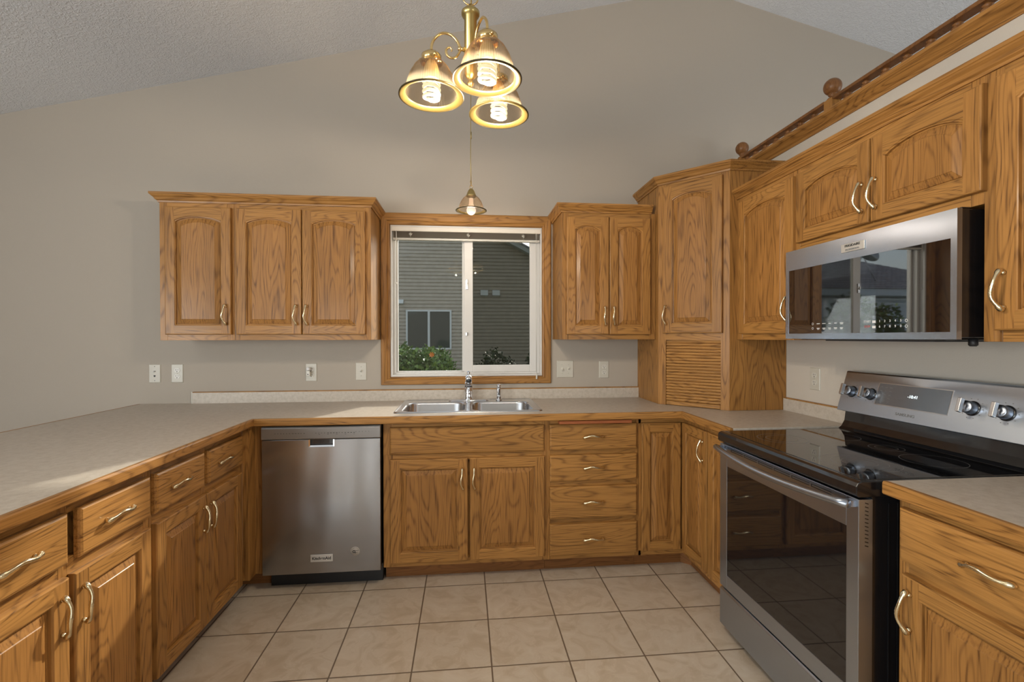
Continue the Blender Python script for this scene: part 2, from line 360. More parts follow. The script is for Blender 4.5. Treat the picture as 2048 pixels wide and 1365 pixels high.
# ------------------------------------------------------------------ room shell
XW, XE, YR = -3.8, 5.3, -7.0       # left wall, far right wall, rear wall (inner faces)
RX, RZ, SL = 1.834, 3.8025, 0.2436 # ridge of the vaulted ceiling
def cz(x): return RZ - SL * abs(x - RX)
def wall_with_holes(name, a0, a1, zf, holes, plane, thick, axis, label, m=WALL):
    """upright wall along AXIS from a0 to a1, top zf(a), with rectangular holes (a0,a1,z0,z1)"""
    b = MB(); cuts = sorted({a0, a1, *[h[0] for h in holes], *[h[1] for h in holes], *([RX] if axis == 'x' and a0 < RX < a1 else [])})
    for p, q in zip(cuts, cuts[1:]):
        mid = (p + q) / 2; hs = [h for h in holes if h[0] <= mid <= h[1]]
        spans = []; z = 0.0 if True else 0
        z = -0.02
        for h in sorted(hs, key=lambda h: h[2]): spans.append((z, h[2], False)); z = h[3]
        spans.append((z, None, True))
        for z0, z1, top in spans:
            zp, zq = (zf(p), zf(q)) if top else (z1, z1)
            t0, t1 = plane
            if axis == 'x': vs = [(p, t0, z0), (q, t0, z0), (q, t1, z0), (p, t1, z0), (p, t0, zp), (q, t0, zq), (q, t1, zq), (p, t1, zp)]
            else: vs = [(t0, p, z0), (t0, q, z0), (t1, q, z0), (t1, p, z0), (t0, p, zp), (t0, q, zq), (t1, q, zq), (t1, p, zp)]
            b.add(vs, [(0, 3, 2, 1), (4, 5, 6, 7), (0, 1, 5, 4), (1, 2, 6, 5), (2, 3, 7, 6), (3, 0, 4, 7)])
    return tag(b.build(name, m), label, 'wall', kind='structure')
WIN = (-0.302, 0.717, 1.074, 2.087)
wall_with_holes('wall_back', XW - 0.12, XE + 0.12, cz, [WIN], (0.0, 0.14), 0, 'x', 'tall beige gable wall behind the sink, with the window in it')
wall_with_holes('wall_rear', XW - 0.12, XE + 0.12, cz, [(-3.5, -1.7, 0.02, 2.10), (2.3, 3.9, 1.0, 2.45)], (YR - 0.12, YR), 0, 'x', 'beige rear wall behind the viewpoint')
wall_with_holes('wall_left', YR, 0.0, lambda y: cz(XW), [(-5.25, -3.55, 0.75, 2.1)], (XW - 0.12, XW), 0, 'y', 'beige wall far to the left')
wall_with_holes('wall_far_right', YR, 0.0, lambda y: cz(XE), [(-3.3, -1.1, 0.9, 2.45)], (XE, XE + 0.12), 0, 'y', 'beige wall closing the next room')
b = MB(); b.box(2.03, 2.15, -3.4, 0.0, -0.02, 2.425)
tag(b.build('wall_right', wall_mat('half_wall_lighter', (0.54, 0.49, 0.425), 160, 0.10)), 'light beige half height wall behind the range and the upper cabinets', 'wall', kind='structure')  # half wall has a lighter base colour than the other walls
b = MB(); b.box(XW - 0.12, XE + 0.12, YR - 0.12, 0.14, -0.06, 0.0)
tag(b.build('floor', TILE), 'beige marbled square tile floor with brown grout', 'floor', kind='structure')
b = MB()
xl, xr = XW - 0.12, XE + 0.12
for (p, q) in ((xl, RX), (RX, xr)):
    b.add([(p, YR - .12, cz(p)), (q, YR - .12, cz(q)), (q, .14, cz(q)), (p, .14, cz(p)), (p, YR - .12, cz(p) + .1), (q, YR - .12, cz(q) + .1), (q, .14, cz(q) + .1), (p, .14, cz(p) + .1)],
          [(0, 3, 2, 1), (4, 5, 6, 7), (0, 1, 5, 4), (1, 2, 6, 5), (2, 3, 7, 6), (3, 0, 4, 7)])
tag(b.build('ceiling', CEIL), 'grey white textured vaulted ceiling', 'ceiling', kind='structure')
# ledge cap and moulding on the half wall
b = MB(); led = [(0, 2.405), (0.006, 2.405), (0.010, 2.418), (0.020, 2.424), (0.030, 2.436), (0.036, 2.442), (0.044, 2.446), (0.050, 2.452), (0.050, 2.466), (0.046, 2.470), (-0.06, 2.470), (-0.06, 2.4255), (0, 2.4255)]
b.sweep([(2.03, -0.001), (2.03, -3.4)], led, (0, 0)); b.sweep([(2.15, -3.4), (2.15, -0.001)], led, (0, 0))
tag(b.build('trim_1', OY), 'oak ledge cap with moulding along the top of the half wall', 'trim', kind='structure')
# rear openings
def simple_window(name, x0, x1, z0, z1, pos, axis, label, mull=1):
    e = tag(empty(name, (0, 0, 0)), label, 'window', kind='structure'); f = MB(); g = MB(); t = 0.05
    def bx(mb, a, c, z, y, d0=-0.04, d1=0.04):
        if axis == 'x': mb.box(a, c, pos + d0, pos + d1, z, y)
        else: mb.box(pos + d0, pos + d1, a, c, z, y)
    bx(f, x0, x0 + t, z0, z1); bx(f, x1 - t, x1, z0, z1); bx(f, x0 + t, x1 - t, z0, z0 + t); bx(f, x0 + t, x1 - t, z1 - t, z1)
    for k in range(mull):
        c = x0 + (x1 - x0) * (k + 1) / (mull + 1); bx(f, c - t / 2, c + t / 2, z0 + t, z1 - t)
    f.build('window_frame', WHITE, e); bx(g, x0 + t, x1 - t, z0 + t, z1 - t, -0.003, 0.003); g.build('window_glass', PANE, e)
simple_window('door_1', -3.5, -1.7, 0.02, 2.10, YR - 0.06, 'x', 'white framed sliding patio door in the rear wall')
simple_window('window_2', 2.3, 3.9, 1.0, 2.45, YR - 0.06, 'x', 'white framed window in the rear wall')
simple_window('window_3', -5.25, -3.55, 0.75, 2.1, XW - 0.06, 'y', 'white framed window in the left wall')
simple_window('window_4', -3.3, -1.1, 0.9, 2.45, XE + 0.06, 'y', 'white framed window in the next room', 2)

# kitchen window
W = tag(empty('window_1', (0.2075, 0, 1.58)), 'oak trimmed white sliding window over the sink', 'window', kind='structure')
wl = (-0.2075, 0, -1.58)
b = MB()
cas = [(0.0, 0.0), (0.004, 0.011), (0.012, 0.014), (0.017, 0.012), (0.022, 0.016), (0.045, 0.019), (0.056, 0.019), (0.061, 0.014), (0.061, 0.0)]  # (out, proud)
x0, x1, z0, z1 = WIN
wo_b = 0.052
def casing(bld, prof):
    ring = []
    for o, d in prof:
        ring.append([(x0 - o, -d, z0 - o * wo_b / .061), (x1 + o, -d, z0 - o * wo_b / .061), (x1 + o, -d, z1 + o * 1.27), (x0 - o, -d, z1 + o * 1.27)])
    for i in range(4):
        j = (i + 1) % 4
        for k in range(len(prof) - 1):
            bld.add([ring[k][i], ring[k][j], ring[k + 1][j], ring[k + 1][i]], [(0, 1, 2, 3)], 0 if i % 2 == 0 else 1)
casing(b, cas)
b.build('window_casing', [OX, OZ], W, wl)
b = MB()   # white jamb lining and outer frame
fy0, fy1 = 0.0, 0.14
b.box(x0 + .0005, x0 + .010, fy0, fy1, z0, z1); b.box(x1 - .010, x1 - .0005, fy0, fy1, z0, z1); b.box(x0 + .010, x1 - .010, fy0, fy1, z0 + .0005, z0 + .012); b.box(x0 + .010, x1 - .010, fy0, fy1, z1 - .010, z1 - .0005)
b.box(x0 + .010, x0 + .026, 0.045, 0.13, z0 + .012, z1 - .010); b.box(x1 - .032, x1 - .010, 0.045, 0.13, z0 + .012, z1 - .010)
b.box(x0 + .026, x1 - .032, 0.045, 0.13, z0 + .012, z0 + .024); b.box(x0 + .026, x1 - .032, 0.045, 0.13, z1 - .03, z1 - .010)
b.build('window_frame', WHITE, W, wl, bevel=0.0015)
def sash(xa, xb, za, zb, fl, fr, fb, ft, y, gl, nm):
    s = MB(); s.box(xa, xa + fl, y, y + .028, za, zb); s.box(xb - fr, xb, y, y + .028, za, zb); s.box(xa + fl, xb - fr, y, y + .028, za, za + fb); s.box(xa + fl, xb - fr, y, y + .028, zb - ft, zb)
    o = s.build('window_sash', WHITE, W, wl, bevel=0.003)
    g = MB(); g.box(xa + fl - .003, xb - fr + .003, y + .011, y + .015, za + fb - .003, zb - ft + .003); g.build('glass_pane', gl, o)
    return o
sL = sash(x0 + .026, 0.212, z0 + .024, z1 - .03, 0.012, 0.040, 0.008, 0.03, 0.085, PANE, 'l')
sR = sash(0.185, x1 - .032, z0 + .024, z1 - .03, 0.060, 0.045, 0.048, 0.03, 0.050, PANED, 'r')
b = MB()
for zz in (1.70, 1.36):
    b.box(0.196, 0.212, 0.040, 0.050, zz - .035 if zz > 1.5 else zz - .012, zz + .035 if zz > 1.5 else zz + .012); b.box(0.200, 0.208, 0.030, 0.040, zz - .012, zz + .012)
b.build('window_latch', ALU, W, wl, bevel=0.002)

# mini blind, drawn up
BL = tag(empty('window_blind', (0.2075, 0.02, 2.08)), 'ivory mini blind pulled up to the top of the sink window', 'blind')
bl = (-0.2075, -0.02, -2.08)
b = MB(); b.box(-.288, .703, .002, .040, 2.052, 2.078); b.build('head_rail', BLIND, BL, bl, bevel=.002)
b = MB(); b.xprism([(-.004, 2.0765), (-.006, 2.070), (-.006, 2.052), (-.003, 2.046), (0.0, 2.046), (0.0, 2.0765)], -.292, .707); b.build('valance', BLIND, BL, bl)
b = MB()
for k in range(16): b.xprism([(.006, 2.0505 - k * .0028), (.018, 2.0518 - k * .0028), (.036, 2.0505 - k * .0028), (.018, 2.0508 - k * .0028)], -.284, .700)
b.build('slats', BLIND, BL, bl)
b = MB(); b.box(-.286, .702, .006, .034, 1.990, 2.004); b.build('bottom_rail', CREAM2, BL, bl, bevel=.003)
b = MB()
for xx in (-.17, .215, .59):
    b = MB()
    for k in range(6):
        a = k * 1.1; b.tube([(xx + .012 * math.cos(a), -.001, 2.028 + .012 * math.sin(a)), (xx + .004 * math.cos(a + 2), -.005, 2.022 + .006 * math.sin(a + 2)), (xx + .013 * math.cos(a + 3.3), -.001, 2.028 + .011 * math.sin(a + 3.3))], .0013, 6)
    b.tube([(xx, .004, 2.05), (xx, .004, 1.995)], .001, 5)
    b.build('ladder_cord', CREAM, BL, bl)
b = MB(); b.tube([(.675, -.004, 2.05), (.675, -.006, 1.6), (.676, -.024, 1.09)], .0012, 6); b.tube([(.682, -.004, 2.05), (.682, -.006, 1.6), (.677, -.024, 1.09)], .0012, 6)
co = b.build('pull_cord', CREAM2, BL, bl)
b = MB(); b.lathe([(.003, 1.09), (.0055, 1.083), (.006, 1.055), (.005, 1.052)], 12, (.6765, -.026, 0)); b.build('cord_tassel', CREAM2, co)
b = MB(); b.tube([(-.262, -.004, 2.05), (-.262, -.006, 2.02), (-.263, -.006, 1.70)], .0028, 8); b.tube([(-.263, -.006, 1.702), (-.263, -.006, 1.692)], .004, 8); b.build('tilt_wand', CREAM2, BL, bl)

# ------------------------------------------------------------------ cabinet parts (local frame: x along the run, y = 0 face, -y into the room)
def handle_mb(L_=0.122, flip=1):
    """cast brass pull with leaf ends, standing upright about its middle; arches out to -y and sways to -x"""
    b = MB(); n = 28; pts = []; R = []
    for i in range(n + 1):
        t = -1 + 2 * i / n; a = abs(t)
        out = -0.006 - 0.024 * (1 - a ** 2.6) if a < 0.93 else -0.0065
        sway = -0.010 * math.cos(t * PI / 2) ** 1.4 * flip + 0.0025 * math.sin(t * PI * 1.5)
        pts.append((sway, out, t * L_ / 2))
        R.append(0.0050 + 0.0034 * math.exp(-((a - .86) / .12) ** 2) + 0.0012 * math.exp(-(t / .22) ** 2) + 0.0005 * math.cos(t * 40))
    R[0] = R[-1] = 0.0022
    b.tube(pts, R, 10)
    for s in (-1, 1):
        b.lathe([(.0066, 0), (.0058, .004), (.0040, .009)], 10, (0, 0, 0), M=Matrix.Translation((0, -0.0002, s * L_ * .40)) @ Matrix.Rotation(PI / 2, 4, 'X'))
    return b
_hm = None
def handle(parent, x, z, horiz=False):
    global _hm
    if _hm is None:
        o = handle_mb().build('handle', HBRASS); _hm = o.data
    else:
        o = bpy.data.objects.new('handle', _hm); COL.objects.link(o)
    o.parent = parent; o.location = (x, -0.0203, z); o.rotation_euler = (0, PI / 2 if horiz else 0, 0); return o
TH = 0.0205
def slab(b, x0, x1, z0, z1, m=0, yb=-0.0005, yf=-0.0205, r=0.009):
    """drawer front or flat board with a rounded-over front edge"""
    loops = [(0, yb), (0, yf + r), (r * .3, yf + r * .3), (r, yf)]
    vs = []
    for ins, y in loops: vs += [(x0 + ins, y, z0 + ins), (x1 - ins, y, z0 + ins), (x1 - ins, y, z1 - ins), (x0 + ins, y, z1 - ins)]
    fs = []
    for k in range(len(loops) - 1):
        for i in range(4): j = (i + 1) % 4; fs.append((k * 4 + i, k * 4 + j, (k + 1) * 4 + j, (k + 1) * 4 + i))
    fs.append((12, 13, 14, 15)); fs.append((3, 2, 1, 0)); b.add(vs, fs, m); return b
def door_mb(w, h, arch=0.0, st=0.052, mh=1):
    """raised panel door, lower left corner at 0,0; slots: 0 upright oak, 1 level oak"""
    b = MB(); yb, yf, r = -0.0005, -TH, 0.004; NA = 20
    # opening loop points: bottom left, bottom right, then over the top from right to left
    def loop(ins, y):
        xa, xb_, za = st + ins, w - st - ins, st + ins; zs = h - st - arch - ins * (1.0 if not arch else 1.0)
        P = [(xa, y, za), (xb_, y, za)]
        for i in range(NA + 1):
            t = i / NA; x = xb_ + (xa - xb_) * t
            if arch:
                zz = zs + arch * (1 - (2 * t - 1) ** 2) ** 0.85
            else: zz = zs
            P.append((x, y, zz))
        return P
    L0 = loop(0, yf); n = len(L0)
    # frame front faces; outer edge rounded
    o = 0.005
    X0, X1, Z0, Z1 = o, w - o, o, h - o
    b.add([(X0, yf, Z0), (st, yf, Z0), (st, yf, Z1), (X0, yf, Z1)], [(0, 1, 2, 3)], 0)
    b.add([(w - st, yf, Z0), (X1, yf, Z0), (X1, yf, Z1), (w - st, yf, Z1)], [(0, 1, 2, 3)], 0)
    b.add([(st, yf, Z0), (w - st, yf, Z0), (w - st, yf, st), (st, yf, st)], [(0, 1, 2, 3)], mh)
    top = L0[2:]
    for i in range(NA):
        a, c = top[i], top[i + 1]; b.add([a, (a[0], yf, Z1), (c[0], yf, Z1), c], [(0, 1, 2, 3)], mh)
    lo = [(0, yb), (0, yf + o), (o * .28, yf + o * .28), (o, yf)]; vs = []
    for ins, y in lo: vs += [(ins, y, ins), (w - ins, y, ins), (w - ins, y, h - ins), (ins, y, h - ins)]
    for k in range(3):
        for i in range(4):
            j = (i + 1) % 4; q = [vs[k * 4 + i], vs[k * 4 + j], vs[(k + 1) * 4 + j], vs[(k + 1) * 4 + i]]; b.add(q, [(0, 1, 2, 3)], mh if i % 2 == 0 else 0)
    b.add([(0, yb, 0), (0, yb, h), (w, yb, h), (w, yb, 0)], [(0, 1, 2, 3)], 0)
    # sticking, groove and raised panel
    prof = [(0, yf), (0.002, yf + .003), (0.0055, yf + .004), (0.0062, yf + .0135), (0.0100, yf + .0140)]
    prof2 = [(0.0100, yf + .0140), (0.0115, yf + .0115), (0.034, yf + .0035), (0.036, yf + .0015), (0.038, yf + .0012)]
    for pr, mm in ((prof, None), (prof2, 2)):
        lps = [loop(i_, y_) for i_, y_ in pr]
        for k in range(len(lps) - 1):
            for i in range(n):
                j = (i + 1) % n
                m_ = 2 if mm == 2 else (mh if (i == 0 or 2 <= i < n - 1) else 0)
                b.add([lps[k][i], lps[k][j], lps[k + 1][j], lps[k + 1][i]], [(0, 1, 2, 3)], m_)
    Lp = loop(0.038, yf + .0012); cx_ = w / 2
    bl_, br_, tp = Lp[0], Lp[1], Lp[2:]
    for i in range(NA):
        a, c = tp[i], tp[i + 1]; b.add([(c[0], a[1], bl_[2]), (a[0], a[1], bl_[2]), a, c], [(0, 1, 2, 3)], 2)
    return b
def door(parent, x0, x1, z0, z1, arch=0.0, hside=None, hz=None, st=0.052):
    o = door_mb(x1 - x0, z1 - z0, arch, st).build('door', [OZ, OX, OP], parent, (x0, 0, z0))
    if hside: handle(o, 0.027 if hside == 'l' else (x1 - x0) - 0.027, hz - z0)
    return o
def drawer(parent, x0, x1, z0, z1, hx=None, name='drawer'):
    b = MB(); slab(b, 0, x1 - x0, 0, z1 - z0); o = b.build(name, OX, parent, (x0, 0, z0))
    if hx is not None: handle(o, hx - x0, (z1 - z0) / 2, True)
    return o
def body(parent, w, depth, z0, z1, rails=(), stiles=(), toe=None, hollow=True, side=OZ, fw=0.032):
    """carcass with a face frame: STILES upright x pairs, RAILS z pairs, optional toe board"""
    b = MB(); b.box(0, w, 0.0195, depth, z0, z1, 0)
    for a, c in stiles: b.box(a, c, 0, 0.0195, z0, z1, 0)
    edges = sorted(stiles)
    for (zA, zB) in rails:
        for (s0, s1), (s2, s3) in zip(edges, edges[1:]): b.box(s1, s2, 0.0004, 0.0193, zA, zB, 1)
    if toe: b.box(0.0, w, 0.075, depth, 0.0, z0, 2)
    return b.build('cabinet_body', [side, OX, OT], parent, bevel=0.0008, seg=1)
R90 = PI / 2

# ------------------------------------------------------------------ upper cabinets, back wall
UF, UB, UT = -0.314, 1.3228, 2.118
def upper(name_label, loc, rz, w, depth, zb, stiles, rails, fronts, group='oak wall cabinets', arch=0.032):
    e = tag(empty('wall_cabinet', loc, rz), name_label, 'cabinet', group)
    body(e, w, depth, zb, UT, rails, stiles)
    for f in fronts: door(e, *f[:4], arch=f[6] if len(f) > 6 else arch, hside=f[4], hz=f[5])
    return e
DB, DT = 1.3555, 2.087
upper('oak wall cabinet with one arched door, leftmost on the sink wall', (-1.5465, UF, 0), 0, 0.4055, 0.313, UB, [(0, .04), (.365, .4055)], [(UB, UB + .045), (UT - .045, UT)], [(0.0365, 0.394, DB, DT, 'r', 1.470)], arch=.026)
upper('oak wall cabinet with two arched doors, against the left side of the sink window', (-1.1405, UF, 0), 0, 0.773, 0.313, UB, [(0, .03), (.735, .773)], [(UB, UB + .045), (UT - .045, UT)],
      [(0.0165, 0.3785, DB, DT, 'r', 1.470), (0.3835, 0.743, DB, DT, 'l', 1.470)], arch=.026)
upper('narrow oak wall cabinet with two slim arched doors, right of the sink window', (0.7918, UF, 0), 0, 0.602, 0.313, UB, [(0, .04), (.56, .602)], [(UB, UB + .045), (UT - .045, UT)],
      [(0.0265, 0.2945, DB, DT, 'r', 1.470), (0.2985, 0.563, DB, DT, 'l', 1.470)], arch=.030)
CP = [(0.0, 2.113), (0.006, 2.113), (0.008, 2.122), (0.015, 2.127), (0.021, 2.138), (0.030, 2.146), (0.033, 2.151), (0.0365, 2.153), (0.0365, 2.165), (-0.008, 2.165), (-0.008, 2.119), (0.0, 2.119)]
def crown(path, label, prof=CP, group='oak crown mouldings'):
    b = MB(); b.sweep(path, prof, (0, 1)); return tag(b.build('crown_molding', [OX, OY]), label, 'moulding', group)
crown([(-1.5465, -0.0005), (-1.5465, UF), (-0.3675, UF), (-0.3675, -0.0005)][::-1] if False else [(-1.547, -0.0005), (-1.547, UF - .0005), (-0.367, UF - .0005), (-0.367, -0.0005)], 'oak crown moulding on top of the cabinets left of the window')
crown([(0.7913, -0.0005), (0.7913, UF - .0005), (1.366, UF - .0005)], 'short oak crown moulding on the two slim doors right of the window')

# ------------------------------------------------------------------ corner cabinet with tambour
GA, GB = Vector((1.396, -0.3555)), Vector((1.685, -0.663)); gd = (GB - GA); gw = gd.length; ga = math.atan2(gd.y, gd.x)
CC = tag(empty('corner_cabinet', (GA.x, GA.y, 0)), 'tall oak corner cabinet with a tambour appliance garage standing on the worktop', 'cabinet')
CC.rotation_euler = (0, 0, ga); inv = Matrix.Rotation(-ga, 4, 'Z')
def g2l(x, y): p = inv @ Vector((x - GA.x, y - GA.y, 0)); return (p.x, p.y)
b = MB(); ZG0, ZG1 = 0.9185, 2.286
fp = [g2l(1.396, -0.3555), g2l(1.396, -0.001), g2l(2.029, -0.001), g2l(2.029, -0.663), g2l(1.685, -0.663)]
# upper carcass and the two side panels, leaving the garage open behind the tambour
nx, ny = (gd.y / gw, -gd.x / gw)
q = [g2l(1.4145, -0.3555 + .010), g2l(1.4145, -0.002), g2l(2.028, -0.002), g2l(2.028, -0.643), g2l(1.700, -0.643)]
b.prism(q, 1.335, ZG1 - .001)
b.prism([g2l(1.396, -0.3555), g2l(1.396, -0.001), g2l(1.414, -0.001), g2l(1.414, -0.3555 - .019)], ZG0, ZG1)
b.prism([g2l(1.685, -0.663), g2l(1.667, -0.6435), g2l(2.029, -0.6435), g2l(2.029, -0.663)], ZG0, ZG1)
b.box(0.001, .048, 0, .018, ZG0, ZG1, 0); b.box(gw - .048, gw - .001, 0, .018, ZG0, ZG1, 0)
b.box(.048, gw - .048, 0.0005, .018, 1.317, 1.375, 1); b.box(.048, gw - .048, 0.0005, .018, 2.235, ZG1, 1)
b.build('cabinet_body', [OZ, OX], CC)
d = door_mb(gw - .070, 2.263 - 1.361, 0.030, .056).build('door', [OZ, OX, OP], CC, (0.0345, 0, 1.361)); handle(d, 0.024, 1.472 - 1.361)
b = MB(); zt = ZG0 + .028
prof = []
k = 0; zz = ZG0 + 0.026
while zz < 1.316:
    h_ = 0.0178; prof += [(0.0125, zz), (0.0065, zz + .003), (0.0055, zz + .009), (0.0075, zz + .0155), (0.0125, zz + h_ - .0006)]; zz += h_
prof = prof + [(0.017, zz), (0.017, ZG0 + 0.026)]
for i in range(len(prof) - 3):
    (ya, za), (yb2, zb2) = prof[i], prof[i + 1]; b.add([(.049, ya, za), (gw - .049, ya, za), (gw - .049, yb2, zb2), (.049, yb2, zb2)], [(0, 1, 2, 3)])
b.box(.049, gw - .049, .0125, .0175, ZG0 + .026, 1.317)
tb = b.build('tambour_door', OX, CC)
b = MB(); slab(b, .0495, gw - .0495, ZG0 + .001, ZG0 + .0255, 0, .0165, .002, .004); b.build('tambour_rail', OX, tb)
zo = 0.1675
cp2 = [(o_, z_ + zo) for o_, z_ in CP]; 
b = MB(); b.sweep([g2l(1.3955, -0.0015), g2l(1.3955, -0.3560), g2l(1.6848, -0.6635), g2l(2.029, -0.6635)], cp2, (1, 1))
b.build('crown_molding', [OX, OX], CC)

# ------------------------------------------------------------------ upper cabinets, range wall (local x runs towards the viewer)
XF = 1.73
def R_(y): return -0.663 - y          # world y -> local x along the range wall
upper('oak wall cabinet with one arched door, between the corner cabinet and the microwave', (XF, -0.664, 0), -R90, 0.462, 0.299, UB, [(0, .05), (.425, .462)], [(UB, UB + .045), (UT - .045, UT)], [(0.044, 0.478 - .002, DB, DT, 'r', 1.470)], arch=.032)
MWC = tag(empty('wall_cabinet', (XF, -1.1265, 0), -R90), 'short wide oak wall cabinet with two arched doors above the microwave', 'cabinet', 'oak wall cabinets')
body(MWC, 0.8135, 0.299, 1.7335, UT, [(1.7335, 1.80), (UT - .045, UT)], [(0, .04), (.775, .8135)])
door(MWC, 0.0345, 0.430, 1.770, DT, .032, 'r', 1.872); door(MWC, 0.4375, 0.833 - .012, 1.770, DT, .032, 'l', 1.872)
upper('tall oak wall cabinet with arched doors, right of the microwave at the frame edge', (XF, -1.9405, 0), -R90, 0.76, 0.299, UB, [(0, .05), (.37, .39), (.71, .76)], [(UB, UB + .045), (UT - .045, UT)],
      [(0.0415, 0.377, DB, DT, 'l', 1.470), (0.383, 0.719, DB, DT, 'r', 1.470)], arch=.032)
crown([(XF - .0005, -0.665), (XF - .0005, -2.7005)], 'long oak crown moulding above the microwave wall cabinets')

# ------------------------------------------------------------------ base cabinets
BF = -0.60; ZB0, ZB1 = 0.089, 0.8785
DZ0, DZ1, WZ0, WZ1 = 0.115, 0.677, 0.704, 0.851
SBC = tag(empty('base_cabinet', (-0.2505, BF, 0)), 'oak sink base cabinet with a wide false front over two panelled doors', 'cabinet', 'oak base cabinets')
body(SBC, 0.893, 0.598, ZB0, 0.70, [(ZB0, .13), (.665, .70)], [(0, .05), (.868, .893)], toe=True)
b = MB(); b.box(0, .05, 0, .0195, .7005, ZB1, 0); b.box(.868, .893, 0, .0195, .7005, ZB1, 0); b.box(.05, .868, .0004, .0193, .84, ZB1, 1); b.box(.05, .868, .0004, .0193, .7005, .715, 1)
b.box(0, .018, .0195, .598, .7005, ZB1, 0); b.box(.875, .893, .0195, .598, .7005, ZB1, 0); b.build('upper_frame', [OZ, OX], SBC)
b = MB(); slab(b, 0, .841, 0, WZ1 - WZ0); b.build('false_front', OX, SBC, (.0375, 0, WZ0))
door(SBC, .0375, .4545, DZ0, DZ1, 0, 'r', .566); door(SBC, .4655, .881, DZ0, DZ1, 0, 'l', .566)
DBC = tag(empty('base_cabinet', (0.643, BF, 0)), 'oak base cabinet with a stack of four drawers and a pull-out board', 'cabinet', 'oak base cabinets')
body(DBC, 0.5325, 0.598, ZB0, ZB1, [(ZB0, .115), (.29, .32), (.50, .532), (.678, .704), (.851, ZB1)], [(0, .022), (.511, .5325)], toe=True)
for (a, c) in ((.114, .292), (.321, .501), (.531, .678), (.705, .851)): drawer(DBC, .0155, .5175, a, c, .262)
b = MB(); slab(b, .066, .479, .856, .873, 0, .0195, -.042, .002); b.build('pull_out_board', CUTB, DBC, label='reddish pull-out cutting board')
CBC = tag(empty('base_cabinet', (1.176, BF, 0)), 'oak corner base cabinet with two doors meeting in the inside corner', 'cabinet', 'oak base cabinets')
b = MB(); b.prism([(0, .0195), (.266 - .0, .0195), (.266, -.302), (.852, -.302), (.852, .598), (0, .598)], ZB0, ZB1)
b.box(0, .266, 0, .0193, .845, ZB1, 1); b.box(0, .266, 0, .0193, ZB0, .115, 1); b.box(0, .013, 0, .0193, ZB0, ZB1)
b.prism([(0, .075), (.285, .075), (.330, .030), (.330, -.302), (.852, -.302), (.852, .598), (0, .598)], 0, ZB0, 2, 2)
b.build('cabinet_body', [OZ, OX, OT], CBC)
door_mb(.2325, .732, 0, .048).build('door', [OZ, OX, OP], CBC, (.0115, 0, .117))
d = door_mb(.273, .732, 0, .048).build('door', [OZ, OX, OP], CBC, (.2665, -.0215, .117), (0, 0, -R90)); handle(d, .273 - .030, .743 - .117)
NB = tag(empty('base_cabinet', (1.442, -0.903, 0), -R90), 'narrow oak base cabinet squeezed between the corner and the range', 'cabinet', 'oak base cabinets')
body(NB, 0.245, 0.586, ZB0, ZB1, [(ZB0, .115), (.845, ZB1)], [(0, .012), (.215, .245)], toe=True)
door(NB, .009, .229, .117, .849, 0)
RBC = tag(empty('base_cabinet', (1.442, -1.957, 0), -R90), 'oak base cabinet with one drawer over one door, beside the near side of the range', 'cabinet', 'oak base cabinets')
body(RBC, 0.51, 0.586, ZB0, ZB1, [(ZB0, .13), (.665, .715), (.84, ZB1)], [(0, .03), (.48, .51)], toe=True)
drawer(RBC, .016, .496, WZ0 - .004, .852, .252); door(RBC, .026, .490, DZ0, .667, 0, 'l', .570)
RB2 = tag(empty('base_cabinet', (1.442, -2.4675, 0), -R90), 'oak base cabinet nearest the viewer on the range side', 'cabinet', 'oak base cabinets')
body(RB2, 0.30, 0.586, ZB0, ZB1, [(ZB0, .13), (.665, .715), (.84, ZB1)], [(0, .03), (.27, .30)], toe=True)
drawer(RB2, .016, .284, WZ0 - .004, .852, .15); door(RB2, .020, .280, DZ0, .667, 0, 'l', .570)
# peninsula (local x runs from the near end towards the back wall)
PX = -0.945
P2 = tag(empty('base_cabinet', (PX, -2.105, 0), R90), 'oak peninsula cabinet nearest the viewer, two drawers over two doors', 'cabinet', 'oak base cabinets')
def pl(y): return y + 2.105
body(P2, 0.718, 0.60, ZB0, ZB1, [(ZB0, .13), (.655, .705), (.835, ZB1)], [(0, .03), (.34, .37), (.690, .718)], toe=True)
drawer(P2, pl(-2.068), pl(-1.752), .697, .843, pl(-1.91)); drawer(P2, pl(-1.712), pl(-1.402), .697, .843, pl(-1.565))
door(P2, pl(-2.068), pl(-1.7515), .09, .660, 0, 'r', .560); door(P2, pl(-1.7325), pl(-1.402), .09, .660, 0, 'l', .560)
P1 = tag(empty('base_cabinet', (PX, -1.3865, 0), R90), 'oak peninsula cabinet next to the corner filler, two drawers over two doors', 'cabinet', 'oak base cabinets')
def pm(y): return y + 1.3865
body(P1, 0.7165, 0.60, ZB0, ZB1, [(ZB0, .13), (.655, .705), (.835, ZB1)], [(0, .02), (.335, .37), (.69, .7165)], toe=True)
drawer(P1, pm(-1.371), pm(-1.051), .697, .843, pm(-1.235)); drawer(P1, pm(-1.018), pm(-0.704), .697, .843, pm(-.890))
door(P1, pm(-1.371), pm(-1.0425), .09, .660, 0, 'r', .560); door(P1, pm(-1.0385), pm(-0.712), .09, .660, 0, 'l', .560)
b = MB(); b.box(0.001, .062, 0, .0195, ZB0, ZB1); b.box(-.0005, .014, -.0705, 0.0, ZB0, ZB1); b.box(-.0195, -.001, -.0695, .56, ZB0, ZB1); b.box(-.0945, .07, .075, .093, 0, ZB0 - .001, 1)
b.box(.002, .062, .0196, .04, ZB0, ZB1)
tag(b.build('corner_filler', [OZ, OT], None, (-0.9255, BF, 0)), 'plain upright oak filler panel in the corner beside the dishwasher', 'panel')
for k_, (x_, y_, hh) in enumerate(()): pass

